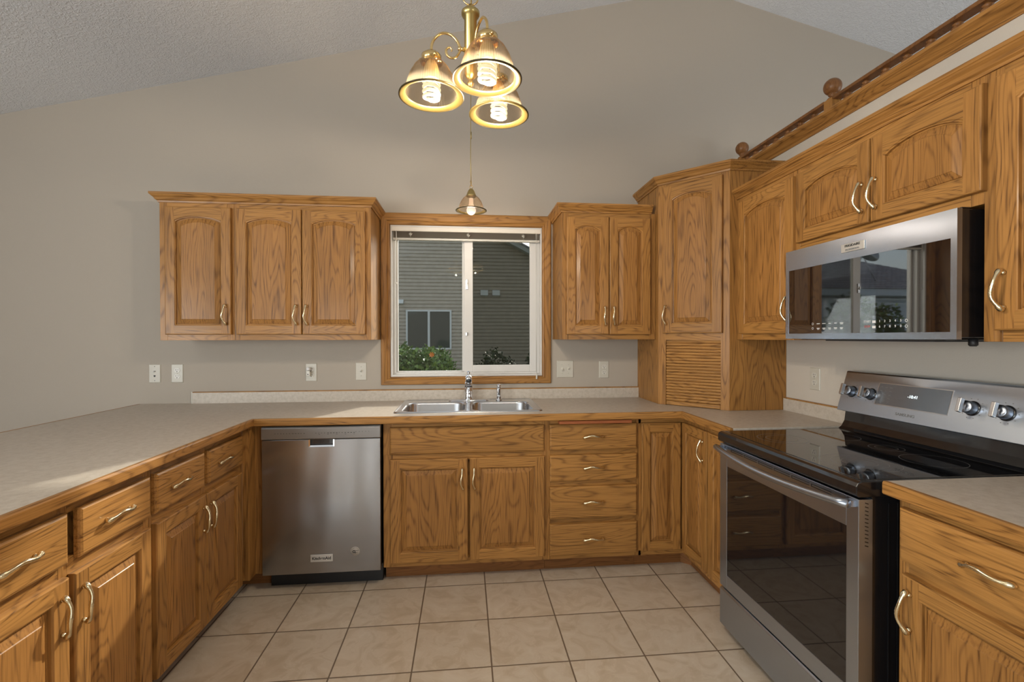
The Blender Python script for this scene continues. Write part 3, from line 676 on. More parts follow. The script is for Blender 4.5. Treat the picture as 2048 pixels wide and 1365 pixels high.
# ------------------------------------------------------------------ worktops
CT, CZ0 = 0.9175, 0.8795
SX0, SX1, SY0, SY1 = -0.185, 0.612, -0.545, -0.060     # sink cut-out
WT = tag(empty('worktop', (0, 0, 0)), 'beige laminate worktop with oak edge, running from peninsula past sink to range', 'worktop')
b = MB()
for (xa, xb_, ya, yb_) in ((-1.855, -.905, -2.26, -.649), (-1.855, SX0, -.649, -.001), (SX1, 1.415, -.649, -.001), (SX0, SX1, -.649, SY0), (SX0, SX1, SY1, -.001), (1.415, 2.029, -1.152, -.001)):
    b.box(xa, xb_, ya, yb_, CZ0, CT)
b.build('laminate_top', LAM, WT)
NP = [(0, CZ0), (0.012, CZ0), (0.0155, CZ0 + .003), (0.016, CZ0 + .006), (0.016, CT - .006), (0.0145, CT - .002), (0.012, CT + .0003), (0, CT + .0003)]
b = MB(); b.sweep([(-1.855, -.001), (-1.855, -2.26), (-.905, -2.26), (-.905, -.649), (1.415, -.649), (1.415, -1.152)], NP, (0, 1))
b.build('oak_edge', [OX, OY], WT)
b = MB(); b.box(-1.535, 1.3955, -.020, -.001, CT + .0002, .986); b.box(-1.535, 1.3955, -.021, -.001, .986, .992, 1)
b.box(2.010, 2.029, -1.14, -.6645, CT + .0002, .986); b.box(2.009, 2.029, -1.14, -.6645, .986, .992, 1); b.box(-1.5415, -1.5355, -.021, -.001, CT + .0002, .992, 2)
b.build('backsplash', [LAM, OX, CREAM], WT)
WT2 = tag(empty('worktop', (0, 0, 0)), 'beige laminate worktop piece with oak edge, on the near side of the range', 'worktop')
b = MB(); b.box(1.415, 2.029, -2.78, -1.944, CZ0, CT); b.build('laminate_top', LAM, WT2)
b = MB(); b.sweep([(1.415, -1.944), (1.415, -2.78), (2.029, -2.78)], NP, (0, 1)); b.build('oak_edge', [OX, OY], WT2)
b = MB(); b.box(2.010, 2.029, -2.78, -1.95, CT + .0002, .986); b.box(2.009, 2.029, -2.78, -1.95, .986, .992, 1); b.build('backsplash', [LAM, OY], WT2)

# ------------------------------------------------------------------ dishwasher
DW = tag(empty('dishwasher', (-0.861, -0.643, 0)), 'stainless steel dishwasher under the worktop, left of the sink cabinet', 'dishwasher')
b = MB(); b.box(.006, .596, .030, .60, .098, .868); b.build('tub', BLACKM, DW)
b = MB()
pz = [(0, .097), (.602, .097), (.602, .8015), (.3665, .8015), (.3665, .7665), (.363, .763), (.238, .763), (.2345, .7665), (.2345, .8015), (0, .8015)]
b.yprism(pz, 0.0, .029); b.build('door', SSD, DW, bevel=.0015)
b = MB(); b.box(.233, .368, .020, .0285, .760, .802, 0); b.box(.2345, .242, .001, .022, .7635, .8015, 1); b.box(.359, .3665, .001, .022, .7635, .8015, 1)
b.xprism([(.0005, .7635), (.004, .771), (.020, .766), (.020, .7635)], .2345, .3665, 1)
b.build('pocket_handle', [BLACK, CHROME], DW)
b = MB(); b.xprism([(-.002, .8045), (-.004, .808), (-.004, .862), (.000, .870), (.006, .8725), (.030, .8725), (.030, .8045)], 0, .602)
cp_ = b.build('control_panel', stainless('stainless_control_strip', (0.34, 0.33, 0.32), 0.42), DW)
b = MB(); rnd = random.Random(4)
for i in range(11):
    x = .066 + i * .0145; ww = .004 + .006 * rnd.random(); b.box(x, x + ww, -.0046, -.004, .8355, .8375)
for i in range(14):
    x = .272 + i * .0148; ww = .002 + .007 * rnd.random(); b.box(x, x + ww, -.0046, -.004, .8355, .838)
    if i % 3 == 1: b.box(x, x + .008, -.0046, -.004, .8285, .8300)
for i in range(5): x = .476 + i * .0165; b.add([(x, -.0044, .842), (x + .004, -.0044, .842), (x + .002, -.0044, .838)], [(0, 1, 2)])
b.build('printed_marks', INK, cp_)
b = MB(); b.box(.242, .357, -.005, -.0005, .158, .197); bd = b.build('badge', SILV, DW, bevel=.002, label='silver name badge')
text('KitchenAid', .021, INK, bd, (.2995, -.0052, .177), (PI / 2, 0, 0), bold=.0006, sx=1.02)
b = MB(); b.lathe([(.0, .0008), (.0245, .0008), (.0245, 0)], 40, (.4705, -.0006, .2045), M=Matrix.Rotation(PI / 2, 4, 'X')); st_ = b.build('sticker', STICK, DW, label='round grey sticker')
b = MB(); cx_, cz_ = .4645, .2035
for k in range(24):
    a0, a1 = 2 * PI * k / 24, 2 * PI * (k + 1) / 24
    b.add([(cx_ + r * math.cos(a), -.0018, cz_ + r * math.sin(a)) for r, a in ((.0035, a0), (.0080, a0), (.0080, a1), (.0035, a1))], [(0, 1, 2, 3)])
b.box(.4715, .486, -.0019, -.0015, .2085, .2105); b.box(.475, .484, -.0019, -.0015, .199, .2008); b.box(.469, .475, -.0019, -.0015, .195, .199)
for k in range(9):
    a = PI * (0.98 - k * .115); b.box(.4705 + .0185 * math.cos(a) - .0012, .4705 + .0185 * math.cos(a) + .0012, -.0019, -.0015, .2045 + .0185 * math.sin(a) - .0012, .2045 + .0185 * math.sin(a) + .0016)
b.build('sticker_print', INK, st_)
b = MB(); b.box(.012, .600, .085, .12, .001, .095); b.build('toe_kick', BLACKM, DW)

# ------------------------------------------------------------------ range
RG = tag(empty('range', (1.345, -1.165, 0), -R90), 'stainless steel electric range with black ceramic top between the oak cabinets', 'range')
RWD = .757
b = MB(); b.box(.006, RWD - .006, .047, .655, .036, .862); b.box(.03, RWD - .03, .08, .62, .0005, .0355)
for k in range(3): b.box(RWD - .0058, RWD - .0035, .10 + k * .03, .105 + k * .03, .06, .84)
b.build('oven_body', BLACK, RG, bevel=.003)
b = MB(); b.xprism([(-.004, .866), (-.010, .872), (-.010, .896), (-.004, .906), (.006, .9105), (.60, .9105), (.612, .906), (.612, .8635), (.0, .8635)], -.003, RWD + .003)
ct = b.build('cooktop', BLACK, RG, bevel=.0025)
b = MB(); b.box(.012, RWD - .012, .018, .585, .9095, .9122); gl = b.build('ceramic_glass', COOK, ct, bevel=.0012)
b = MB()
def ring(cx, cy, r, wd=.0016):
    n = 56
    for k in range(n):
        a0, a1 = 2 * PI * k / n, 2 * PI * (k + 1) / n
        b.add([(cx + rr * math.cos(a), cy + rr * math.sin(a), .91235) for rr, a in ((r, a0), (r + wd, a0), (r + wd, a1), (r, a1))], [(0, 1, 2, 3)])
for burner in (((.19, .165, .093), (.19, .165, .060)), ((.565, .175, .115), (.565, .175, .080), (.565, .175, .050)), ((.18, .43, .075),), ((.385, .45, .055), (.385, .45, .035)), ((.575, .44, .090),)):
    b = MB()
    for q in burner: ring(*q)
    b.build('burner_ring', RING, gl)
# oven door
D = MB()
D.box(0, .055, 0, .046, .215, .857); D.box(.712, RWD, 0, .046, .215, .857); D.box(.055, .712, 0, .046, .215, .277); D.box(.055, .712, 0, .046, .763, .857)
dr = D.build('oven_door', SS, RG, bevel=.0016)
b = MB(); b.box(.053, .714, .0015, .030, .275, .765); b.build('door_glass', GLASSB, dr)
for k in range(6):
    b = MB(); xa = .088 + k * .0955; b.box(xa, xa + .088, -.0006, .0002, .836, .8385); b.box(xa, xa + .088, -.0006, .0002, .8435, .8460); b.box(xa, xa + .003, -.0006, .0002, .8385, .8435)
    b.build('vent_slot', BLACKM, dr)
b = MB()
for k in range(12): b.xprism([(.020, .845 - k * .0115), (.031, .8415 - k * .0115), (.031, .8445 - k * .0115), (.020, .848 - k * .0115)], RWD + .0001, RWD + .0007)
b.build('side_louvre', BLACKM, dr)
b = MB(); pts = []; n = 22
for i in range(n + 1):
    t = i / n; pts.append((.012 + t * (RWD - .020), -.026 - .034 * math.sin(t * PI) ** .8, .842 - .012 * math.sin(t * PI)))
b.tube(pts, .0125, 16); b.box(.013, .035, -.030, .0008, .832, .850); b.box(RWD - .033, RWD - .011, -.030, .0008, .832, .850)
b.build('door_handle', SS, dr)
b = MB(); b.xprism([(.0, .040), (.0, .196), (.006, .203), (.046, .203), (.046, .036), (.004, .036)], 0, RWD); b.build('storage_drawer', SS, RG, bevel=.0016)
b = MB(); b.box(.010, RWD - .010, .012, .046, .204, .214); b.build('door_gap', BLACKM, RG)
# backguard
b = MB(); b.xprism([(.575, .9126), (.590, .924), (.606, .950), (.612, .994), (.66, .994), (.66, .9126)], .004, RWD - .004)
b.xprism([(.590, .9945), (.590, .998), (.66, .998), (.66, .9945)], .010, RWD - .010); b.build('backguard_base', BLACK, RG, bevel=.004)
YB, ZB_, YT_, ZT_ = .575, .999, .625, 1.172
b = MB(); b.xprism([(YB, ZB_), (YB + .002, ZB_ - .0008), (.655, ZB_ - .0008), (.655, 1.174), (YT_ + .012, 1.179), (YT_ + .003, 1.178), (YT_, ZT_)], -.004, RWD + .004)
pan = b.build('control_panel', stainless('stainless_backguard', (0.44, 0.49, 0.56), 0.34), RG, bevel=.002)
th = math.atan2(YT_ - YB, ZT_ - ZB_); RT = (PI / 2 - th, 0, 0)
def onp(x, z, off=0.0):   # a point on the leaning panel, OFF proud of it
    y = YB + (z - ZB_) * math.tan(th); return (x, y - off * math.cos(th), z + off * math.sin(th))
for kx in (.055, .155, .565, .670):
    big = kx > .5
    k = MB(); k.lathe([(.0, .0305), (.0195, .0305), (.0215, .0285), (.0225, .004), (.0225, .0)], 32); k.lathe([(.0265, 0.0008), (.0255, .003), (.022, .0035)], 32, m=1)
    ko = k.build('knob', [SS, BLACK], pan, onp(kx, 1.088), RT)
    g_ = MB(); g_.yprism([(-.0065, -.024), (.0065, -.024), (.0065, .024), (.0, .027), (-.0065, .024)], 0, .015); go = g_.build('knob_grip', ALU, ko, (0, 0, .043), (PI / 2, 0, 0), bevel=.0015)
    g_ = MB(); g_.box(-.0012, .0012, .017, .023, .0431, .0435); g_.build('pointer', INK, ko)
b = MB()
for kx in (.055, .155, .565, .670):
    for a in range(0, 360, 60 if kx < .5 else 36):
        p = onp(kx + .034 * math.cos(math.radians(a)), 1.088 + .034 * math.sin(math.radians(a)), .0006); b.box(p[0] - .0016, p[0] + .0016, p[1] - .0003, p[1] + .0003, p[2] - .0012, p[2] + .0012)
b.build('printed_marks', INKG, pan)
b = MB(); dd = [onp(.182, 1.049, .001), onp(.492, 1.049, .001), onp(.492, 1.142, .001), onp(.182, 1.142, .001)]; bb = [onp(.182, 1.049, -.004), onp(.492, 1.049, -.004), onp(.492, 1.142, -.004), onp(.182, 1.142, -.004)]
b.add(dd + bb, [(0, 1, 2, 3), (0, 4, 5, 1), (1, 5, 6, 2), (2, 6, 7, 3), (3, 7, 4, 0)]); b.build('display_bezel', ALU, pan)
DISP = plain('grey_display_glass', (0.10, 0.105, 0.115), 0.12, spec=1.0)
b = MB(); b.add([onp(.186, 1.0525, .0016), onp(.488, 1.0525, .0016), onp(.488, 1.1385, .0016), onp(.186, 1.1385, .0016)], [(0, 1, 2, 3)]); dp = b.build('display', DISP, pan)
text('-10:41', .017, DIGIT, dp, onp(.345, 1.098, .0022), RT)
b = MB(); rnd = random.Random(9)
for i in range(5):
    for j in range(3):
        p = onp(.200 + j * .022, 1.064 + i * .015, .0020); ww = .004 + .004 * rnd.random(); b.box(p[0] - ww, p[0] + ww, p[1] - .0002, p[1], p[2] - .0008, p[2] + .0008)
b.build('printed_marks', INKG, dp)
text('SAMSUNG', .0155, INKG, pan, onp(.330, 1.025, .0005), RT, bold=.0004, sx=1.15)

# ------------------------------------------------------------------ microwave
MW = tag(empty('microwave', (1.66, -1.1665, 0), -R90), 'stainless steel over-the-range microwave with black glass front', 'microwave')
MWW = .757
b = MB(); b.box(.004, MWW - .004, .018, .3685, 1.334, 1.7235); b.box(.06, MWW - .06, .03, .30, 1.326, 1.335); b.box(.0045, MWW - .004, .0205, .05, 1.7235, 1.7295); b.build('microwave_body', BLACK, MW, bevel=.002)
b = MB()
b.yprism([(0, 1.329), (MWW, 1.329), (MWW, 1.352), (0, 1.352)], 0, .017); b.yprism([(0, 1.637), (MWW, 1.637), (MWW, 1.7245), (0, 1.7245)], 0, .017)
b.yprism([(0, 1.352), (.020, 1.352), (.020, 1.637), (0, 1.637)], 0, .017); b.yprism([(.738, 1.352), (MWW, 1.352), (MWW, 1.637), (.738, 1.637)], 0, .017)
md = b.build('microwave_door', stainless('stainless_microwave', (0.42, 0.48, 0.57), 0.24, 0.003), MW)
b = MB(); b.box(.020, .738, .0008, .016, 1.352, 1.637); MWG = plain('mirrored_black_glass', (0.006, 0.006, 0.007), 0.02); MWG.node_tree.nodes['Principled BSDF'].inputs['IOR'].default_value = 2.3
mg = b.build('door_glass', MWG, md)
for tx_, ty_, s_ in (('FRIGIDAIRE', 1.6875, .0125), ('PROFESSIONAL', 1.6725, .0085)):
    text(tx_, s_, INK if ty_ > 1.68 else INKG, md, (.3765, -.0040, ty_), (PI / 2, 0, 0), bold=.0003, sx=1.12)
b = MB(); b.box(.3225, .4305, -.0036, -.0002, 1.6645, 1.6965); b.build('badge', SILV, md, bevel=.001)
def mt(s, x, z, size=.0115, m=INKW): text(s, size, m, mg, (x, .0004, z), (PI / 2, 0, 0), ext=.0002)
mt('START', .441, 1.393, .0110); mt('STOP', .441, 1.375, .0105, INKR)
for i, (u_, l_) in enumerate((('1', '6'), ('2', '7'), ('3', '8'), ('4', '9'), ('5', '0'))):
    x_ = .4925 + i * .0205; mt(u_, x_, 1.393); mt(l_, x_, 1.374)
b = MB(); rnd = random.Random(2)
for z_ in (1.3925, 1.3735):
    for x_ in (.200, .231, .262, .292, .322):
        ww = .006 + .003 * rnd.random(); b.box(x_ - ww, x_ + ww, .0002, .0006, z_ - .0012, z_ + .0012)
        if z_ < 1.38 or x_ > .3: b.box(x_ - ww * .7, x_ + ww * .7, .0002, .0006, z_ - .0052, z_ - .0032)
    b.box(.462, .476, .0002, .0006, z_ - .005, z_ + .004)
    for cx_ in (.1685, .5945):
        for k in range(14):
            a0, a1 = 2 * PI * k / 14, 2 * PI * (k + 1) / 14
            b.add([(cx_ + r * math.cos(a), .0004, z_ + r * math.sin(a)) for r, a in ((.0036, a0), (.0050, a0), (.0050, a1), (.0036, a1))], [(0, 1, 2, 3)])
b.build('printed_marks', INKW, mg)
b = MB(); b.box(.12, .60, .10, .30, 1.320, 1.3262); b.build('grease_filter', DARKG, MW)
b = MB(); b.lathe([(.012, .0), (.012, .02), (.008, .024)], 12, (.72, .10, 1.3255), M=Matrix.Rotation(PI, 4, 'X') @ Matrix.Translation((0, 0, -.006))); b.build('mounting_foot', BLACKM, MW)

# ------------------------------------------------------------------ sink and taps
def rr(x0, x1, y0, y1, r, n=6):
    P = []
    for cx, cy, a0 in ((x1 - r, y1 - r, 0), (x0 + r, y1 - r, 90), (x0 + r, y0 + r, 180), (x1 - r, y0 + r, 270)):
        for k in range(n + 1): a = math.radians(a0 + 90 * k / n); P.append((cx + r * math.cos(a), cy + r * math.sin(a)))
    return P
SK = tag(empty('sink', (0.2125, -0.30, CT)), 'double bowl stainless steel drop-in sink under the window', 'sink')
sl_ = (-0.2125, 0.30, -CT)
def loops(b, L_, cap=False, sm=True):
    n = len(L_[0][0])
    vs = [(x, y, z) for P, z in L_ for x, y in P]
    fs = [(k * n + i, k * n + (i + 1) % n, (k + 1) * n + (i + 1) % n, (k + 1) * n + i) for k in range(len(L_) - 1) for i in range(n)]
    if cap: fs.append(tuple((len(L_) - 1) * n + i for i in range(n)))
    b.add(vs, fs, 0, sm)
OX0, OX1, OY0, OY1 = -0.207, 0.634, -0.563, -0.036
bm = bmesh.new()
bowls = [(-0.168, 0.196, -0.532, -0.165), (0.228, 0.594, -0.532, -0.165)]
zt_ = CT + .0045
edges = []
for P in [rr(OX0 + .012, OX1 - .012, OY0 + .012, OY1 - .012, .03)] + [rr(*q, .075, 8) for q in bowls]:
    vs = [bm.verts.new((x, y, zt_)) for x, y in P]
    for i in range(len(vs)): edges.append(bm.edges.new((vs[i], vs[(i + 1) % len(vs)])))
bmesh.ops.triangle_fill(bm, use_beauty=True, edges=edges)
b = MB(); bm.verts.ensure_lookup_table(); bm.verts.index_update()
b.add([v.co[:] for v in bm.verts], [tuple(v.index for v in f.verts) for f in bm.faces], 0, False); bm.free()
def R4(d, r): return rr(OX0 + d, OX1 - d, OY0 + d, OY1 - d, r)
loops(b, [(R4(0, .035), CT + .0004), (R4(.002, .034), CT + .0045), (R4(.006, .032), CT + .0075), (R4(.010, .031), CT + .0065), (R4(.012, .03), zt_)])
b.build('sink_rim', SSK, SK, sl_, merge=True)
for q in bowls:
    b = MB(); x0_, x1_, y0_, y1_ = q
    def Q(d, r): return rr(x0_ + d, x1_ - d, y0_ + d, y1_ - d, r, 8)
    loops(b, [(Q(0, .075), zt_), (Q(.004, .073), zt_ - .003), (Q(.007, .071), zt_ - .010), (Q(.014, .066), zt_ - .15), (Q(.024, .060), zt_ - .172), (Q(.045, .045), zt_ - .18), (Q(.12, .03), zt_ - .183)], True)
    bo = b.build('sink_bowl', SSK, SK, sl_)
    b = MB(); b.lathe([(.042, .002), (.038, .003), (.030, .0005), (.0, .0005)], 24, ((x0_ + x1_) / 2, (y0_ + y1_) / 2, zt_ - .183)); b.build('drain', CHROME, bo, None)
FA = tag(empty('faucet', (.213, -.095, zt_)), 'chrome single lever faucet on the back rim of the sink', 'faucet')
b = MB(); P = rr(-.132, .132, -.028, .028, .027, 6)
vs = [(x, y, .0004) for x, y in P] + [(x * .985, y * .93, .007) for x, y in P]; n_ = len(P)
b.add(vs, [(i, (i + 1) % n_, (i + 1) % n_ + n_, i + n_) for i in range(n_)] + [tuple(range(n_, 2 * n_))], 0, True); b.build('base_plate', CHROME, FA)
b = MB(); b.lathe([(.031, .007), (.029, .012), (.0265, .018), (.025, .05), (.0265, .088), (.0235, .090), (.0235, .096), (.027, .098), (.027, .110), (.023, .122), (.014, .130), (.0, .132)], 28); b.build('faucet_body', CHROME, FA)
b = MB(); b.lathe([(.0241, .0895), (.0241, .0965)], 28, closed=False); b.build('seal_ring', BLACKM, FA)
b = MB(); b.tube([(0, -.010, .112), (0, -.035, .133), (0, -.075, .152), (0, -.125, .163), (0, -.165, .160), (0, -.185, .150)], [.0180, .0185, .019, .0195, .0205, .0195], 18); sp_ = b.build('spout', CHROME, FA)
b = MB(); b.lathe([(.0, .004), (.008, .004), (.010, .001), (.015, .0)], 16, (0, -.187, .147), M=Matrix.Rotation(math.radians(115), 4, 'X')); b.build('aerator', DARKG, sp_)
b = MB(); b.tube([(0, .004, .128), (0, .014, .150), (0, .004, .172), (0, -.020, .186)], [.011, .010, .009, .0105], 12); b.build('lever', CHROME, FA)
SP = tag(empty('side_sprayer', (.412, -.100, zt_)), 'chrome side sprayer standing on the sink rim, right of the faucet', 'sprayer')
b = MB(); b.lathe([(.021, .0004), (.020, .006), (.014, .010), (.0125, .016)], 22); b.build('sprayer_base', CHROME, SP)
b = MB(); b.lathe([(.0145, .012), (.0135, .03), (.0155, .07), (.014, .082), (.0105, .086)], 20); b.lathe([(.0, -.0145), (.010, -.012), (.0145, -.004), (.0145, .004), (.010, .012), (.0, .0145)], 20, (0, -.004, .094), M=Matrix.Rotation(PI / 2, 4, 'X')); b.build('spray_head', CHROME, SP)
b = MB(); b.box(-.004, .004, -.0170, -.0125, .035, .075); b.build('trigger', BLACKM, SP)

# ------------------------------------------------------------------ wall plates
def plate(loc, rz, w, kind, label, cat, name):
    e = tag(empty(name, loc, rz), label, cat, 'wall plates')
    h = .118; b = MB(); P0 = [(0, 0), (.0015, -.003), (.004, -.005)]
    vs = []
    for ins, y in P0: vs += [(-w / 2 + ins, y, -h / 2 + ins), (w / 2 - ins, y, -h / 2 + ins), (w / 2 - ins, y, h / 2 - ins), (-w / 2 + ins, y, h / 2 - ins)]
    vs = [(x, y - .0004, z) for x, y, z in vs]
    b.add(vs, [(k * 4 + i, k * 4 + (i + 1) % 4, (k + 1) * 4 + (i + 1) % 4, (k + 1) * 4 + i) for k in range(2) for i in range(4)] + [(8, 9, 10, 11), (3, 2, 1, 0)]); b.build('cover_plate', CREAM, e)
    def screw(x, z): s = MB(); s.lathe([(.0, .0012), (.0028, .0008), (.003, 0)], 12, (x, -.0056, z), M=Matrix.Rotation(PI / 2, 4, 'X')); s.build('screw', INKG if kind == 'jack' else CREAM, e)
    if kind == 'duplex':
        for z in (.0195, -.0195):
            s = MB(); P = []
            for k in range(24):
                a = 2 * PI * k / 24; P.append((.0172 * math.cos(a), max(-.0135, min(.0135, .0172 * math.sin(a)))))
            s.yprism([(x, y + z) for x, y in P], -.0075, -.005); r_ = s.build('receptacle', CREAM2, e)
            t = MB(); t.box(-.0075, -.0052, -.0079, -.0074, z - .001, z + .008); t.box(.0052, .0075, -.0079, -.0074, z, z + .0075)
            t.box(-.0026, .0026, -.0079, -.0074, z - .0105, z - .0055); t.build('slots', INK, r_)
        screw(0, 0)
    elif kind == 'toggle' or kind == 'double':
        for x in ((0,) if kind == 'toggle' else (-.0225, .0225)):
            s = MB(); s.box(x - .0055, x + .0055, -.0062, -.005, -.0125, .0125); s.build('switch_slot', CREAM2 , e)
            s = MB(); up = -1 if x < 0 else 1
            s.add([(x - .0045, -.006, -.007), (x + .0045, -.006, -.007), (x + .0045, -.006, .007), (x - .0045, -.006, .007), (x - .0035, -.019, up * .004), (x + .0035, -.019, up * .004), (x + .0035, -.017, up * .012), (x - .0035, -.017, up * .012)],
                  [(4, 5, 6, 7), (0, 1, 5, 4), (1, 2, 6, 5), (2, 3, 7, 6), (3, 0, 4, 7)]); s.build('toggle', CREAM2, e)
            screw(x, .030); screw(x, -.030)
    elif kind == 'jack':
        s = MB(); s.lathe([(.0, .009), (.003, .009), (.0045, .007), (.0045, 0)], 12, (0, -.0055, .014), M=Matrix.Rotation(PI / 2, 4, 'X')); s.build('coaxial_jack', ALU, e)
        s = MB(); s.box(-.0055, .0055, -.0062, -.005, -.019, -.010); s.box(-.0025, .0025, -.0062, -.005, -.022, -.019); s.build('phone_jack', INK, e)
        screw(0, .045); screw(0, -.045)
    return e
plate((-1.768, 0, 1.110), 0, .070, 'jack', 'ivory wall plate with cable and phone jacks, leftmost on the back wall', 'wall plate', 'jack_plate')
plate((-1.634, 0, 1.110), 0, .072, 'duplex', 'ivory outlet beside the jack plate, above the end of the peninsula', 'outlet', 'wall_outlet')
plate((-.811, 0, 1.110), 0, .072, 'duplex', 'ivory outlet under the left wall cabinets with a gadget plugged in', 'outlet', 'wall_outlet')
plate((-.493, 0, 1.113), 0, .072, 'toggle', 'ivory single light switch just left of the window', 'switch', 'light_switch')
plate((.879, 0, 1.118), 0, .117, 'double', 'ivory double light switch just right of the window', 'switch', 'light_switch')
plate((1.153, 0, 1.112), 0, .070, 'duplex', 'ivory outlet between the double switch and the corner cabinet', 'outlet', 'wall_outlet')
plate((2.03, -.888, 1.1155), -R90, .074, 'duplex', 'ivory outlet on the range wall beside the corner cabinet', 'outlet', 'wall_outlet')
PG = tag(empty('night_light', (-.822, -.0084, 1.115)), 'small white plug-in night light in the outlet left of the window', 'night light')
b = MB(); b.box(-.013, .013, -.028, 0, -.030, .008); b.build('housing', CREAM2, PG, bevel=.005)
b = MB(); b.lathe([(.0125, 0), (.0135, .008), (.011, .017), (.0, .021)], 20, (0, -.018, .010)); b.build('lamp_cover', INKW, PG)
b = MB(); b.box(.013, .0145, -.02, -.012, .0, .006); b.lathe([(.0035, 0.0), (.0035, .001), (0, .001)], 12, (0, -.0283, -.016), M=Matrix.Rotation(PI / 2, 4, 'X')); b.build('light_sensor', INK, PG)

# ------------------------------------------------------------------ gallery railing on the ledge
GR = tag(empty('gallery_railing', (2.09, 0, 2.4702)), 'low oak spindle railing with ball topped posts along the ledge', 'railing')
gl_ = (-2.09, 0, -2.4702)
POSTS = (-.124, -.925, -2.085, -3.2)
for a, c in zip((-.004,) + POSTS, POSTS + (None,)):
    if c is None: break
    b = MB(); hi = a if a == -.004 else a - .029
    b.xprism([(c + .029, 2.5555), (c + .029, 2.572), (hi, 2.572), (hi, 2.5555)], 2.064, 2.116); b.build('top_rail', OWALN, GR, gl_, bevel=.003)
for py in POSTS:
    b = MB(); b.box(2.0625, 2.1175, py - .0275, py + .0275, 2.4705, 2.566); b.box(2.066, 2.114, py - .024, py + .024, 2.566, 2.570); po = b.build('post', OZ, GR, gl_, bevel=.002)
    b = MB(); b.lathe([(.026, 2.570), (.024, 2.574), (.014, 2.580), (.012, 2.586), (.020, 2.590), (.019, 2.593)] + [(.042 * math.sin(t), 2.634 - .0425 * math.cos(t)) for t in [PI * (0.13 + .87 * k / 18) for k in range(18)]] + [(0, 2.6765)], 28, (2.09, py, 0)); b.build('finial', OWALN, po)
sm_ = None; ys = []
for a, c in zip((0.0,) + POSTS, POSTS):
    y = None
for y in (-.185, -.280, -.380, -.484, -.589, -.694, -.799): ys.append(y)
y = -1.026
while y > -3.15:
    if min(abs(y - p) for p in POSTS) > .05: ys.append(y)
    y -= .1045
for y in ys:
    if sm_ is None:
        b = MB(); b.lathe([(0.0095, 0), (0.0095, .008), (0.0149, .013), (0.0095, .018), (0.0081, .024), (0.0135, .036), (0.0196, .046), (0.0223, .055), (0.0196, .063), (0.0108, .068), (0.0162, .073), (0.0175, .077), (0.0095, .081), (0.0095, .0852)], 16)
        o = b.build('spindle', OWALN); sm_ = o.data
    else: o = bpy.data.objects.new('spindle', sm_); COL.objects.link(o)
    o.parent = GR; o.location = (0, y, .0004)

# ------------------------------------------------------------------ hanging lamps
def point(name, loc, e, col, r=.02, parent=None):
    l = bpy.data.lights.new(name, 'POINT'); l.energy = e; l.color = col; l.shadow_soft_size = r
    o = bpy.data.objects.new(name, l); COL.objects.link(o); o.location = loc
    if parent: o.parent = parent
    return o
def link_mb(b, p, ax, sz=.011, ln=.019, r=.0017):
    pts = []
    for k in range(16):
        a = 2 * PI * k / 16; u, v = sz * math.cos(a), ln * math.sin(a); pts.append((p[0] + u * math.cos(ax), p[1] + u * math.sin(ax), p[2] + v))
    b.tube(pts, r, 7, closed=True)
def shade(parent, c, rad, h, rings=40, m=RIB):
    s = rad / .0893
    def md(i): return .022 if i % 2 else -.022
    b = MB(); prof = [(.029 * s, h), (.034 * s, h * .97), (.046 * s, h * .83), (.057 * s, h * .62), (.065 * s, h * .38), (.0705 * s, h * .15), (.0715 * s, h * .05)]
    b.lathe(prof, 128, c, closed=False, mod=md, sm=False); sh = b.build('glass_shade', m, parent)
    b = MB(); b.lathe([(.0715 * s, h * .055), (.077 * s, h * .02), (.086 * s, .002), (.0893 * s, .000), (.0893 * s, -.003), (.085 * s, -.004), (.076 * s, h * .0 - .001), (.0705 * s, h * .04), (.0705 * s, h * .055)], 64, c, closed=False)
    b.build('shade_rim', RIMB, sh); return sh
CH = tag(empty('chandelier', (.2095, -1.785, 2.05)), 'brass chandelier with three ribbed glass shades and glowing spiral bulbs', 'chandelier')
AX = (.2095, -1.785); RIMZ = 2.052; lc = (-.2095, 1.785, -2.05)
b = MB(); b.lathe([(.0, 2.085), (.006, 2.087), (.010, 2.095), (.006, 2.103), (.012, 2.110), (.0185, 2.118), (.0185, 2.288), (.024, 2.291), (.027, 2.297), (.027, 2.305), (.020, 2.312), (.012, 2.316), (.006, 2.322), (.005, 2.328), (.0, 2.330)], 36, (AX[0], AX[1], 0)); b.build('column', BRASSP, CH, lc)
b = MB(); pts = [(AX[0] + .022 * math.cos(a), AX[1], 2.346 + .020 * math.sin(a)) for a in [2 * PI * k / 24 for k in range(24)]]; b.tube(pts, .0024, 10, closed=True); b.build('loop', BRASS, CH, lc)
b = MB(); z = 2.383; k = 0
while z < 3.36: link_mb(b, (AX[0], AX[1], z), PI / 2 if k % 2 == 0 else 0.3); z += .031; k += 1
b.build('chain', BRASS, CH, lc)
b = MB(); b.tube([(AX[0] + .002, AX[1] + .001, 2.33), (AX[0] - .003, AX[1] + .002, 2.8), (AX[0], AX[1], 3.36)], .0022, 8); b.build('power_cord', BRASSP, CH, lc)
b = MB(); zc_ = cz(AX[0]); b.lathe([(.0, zc_ - .062), (.010, zc_ - .060), (.030, zc_ - .045), (.055, zc_ - .025), (.060, zc_ + .012)], 32, (AX[0], AX[1], 0)); b.build('canopy', BRASS, CH, lc)
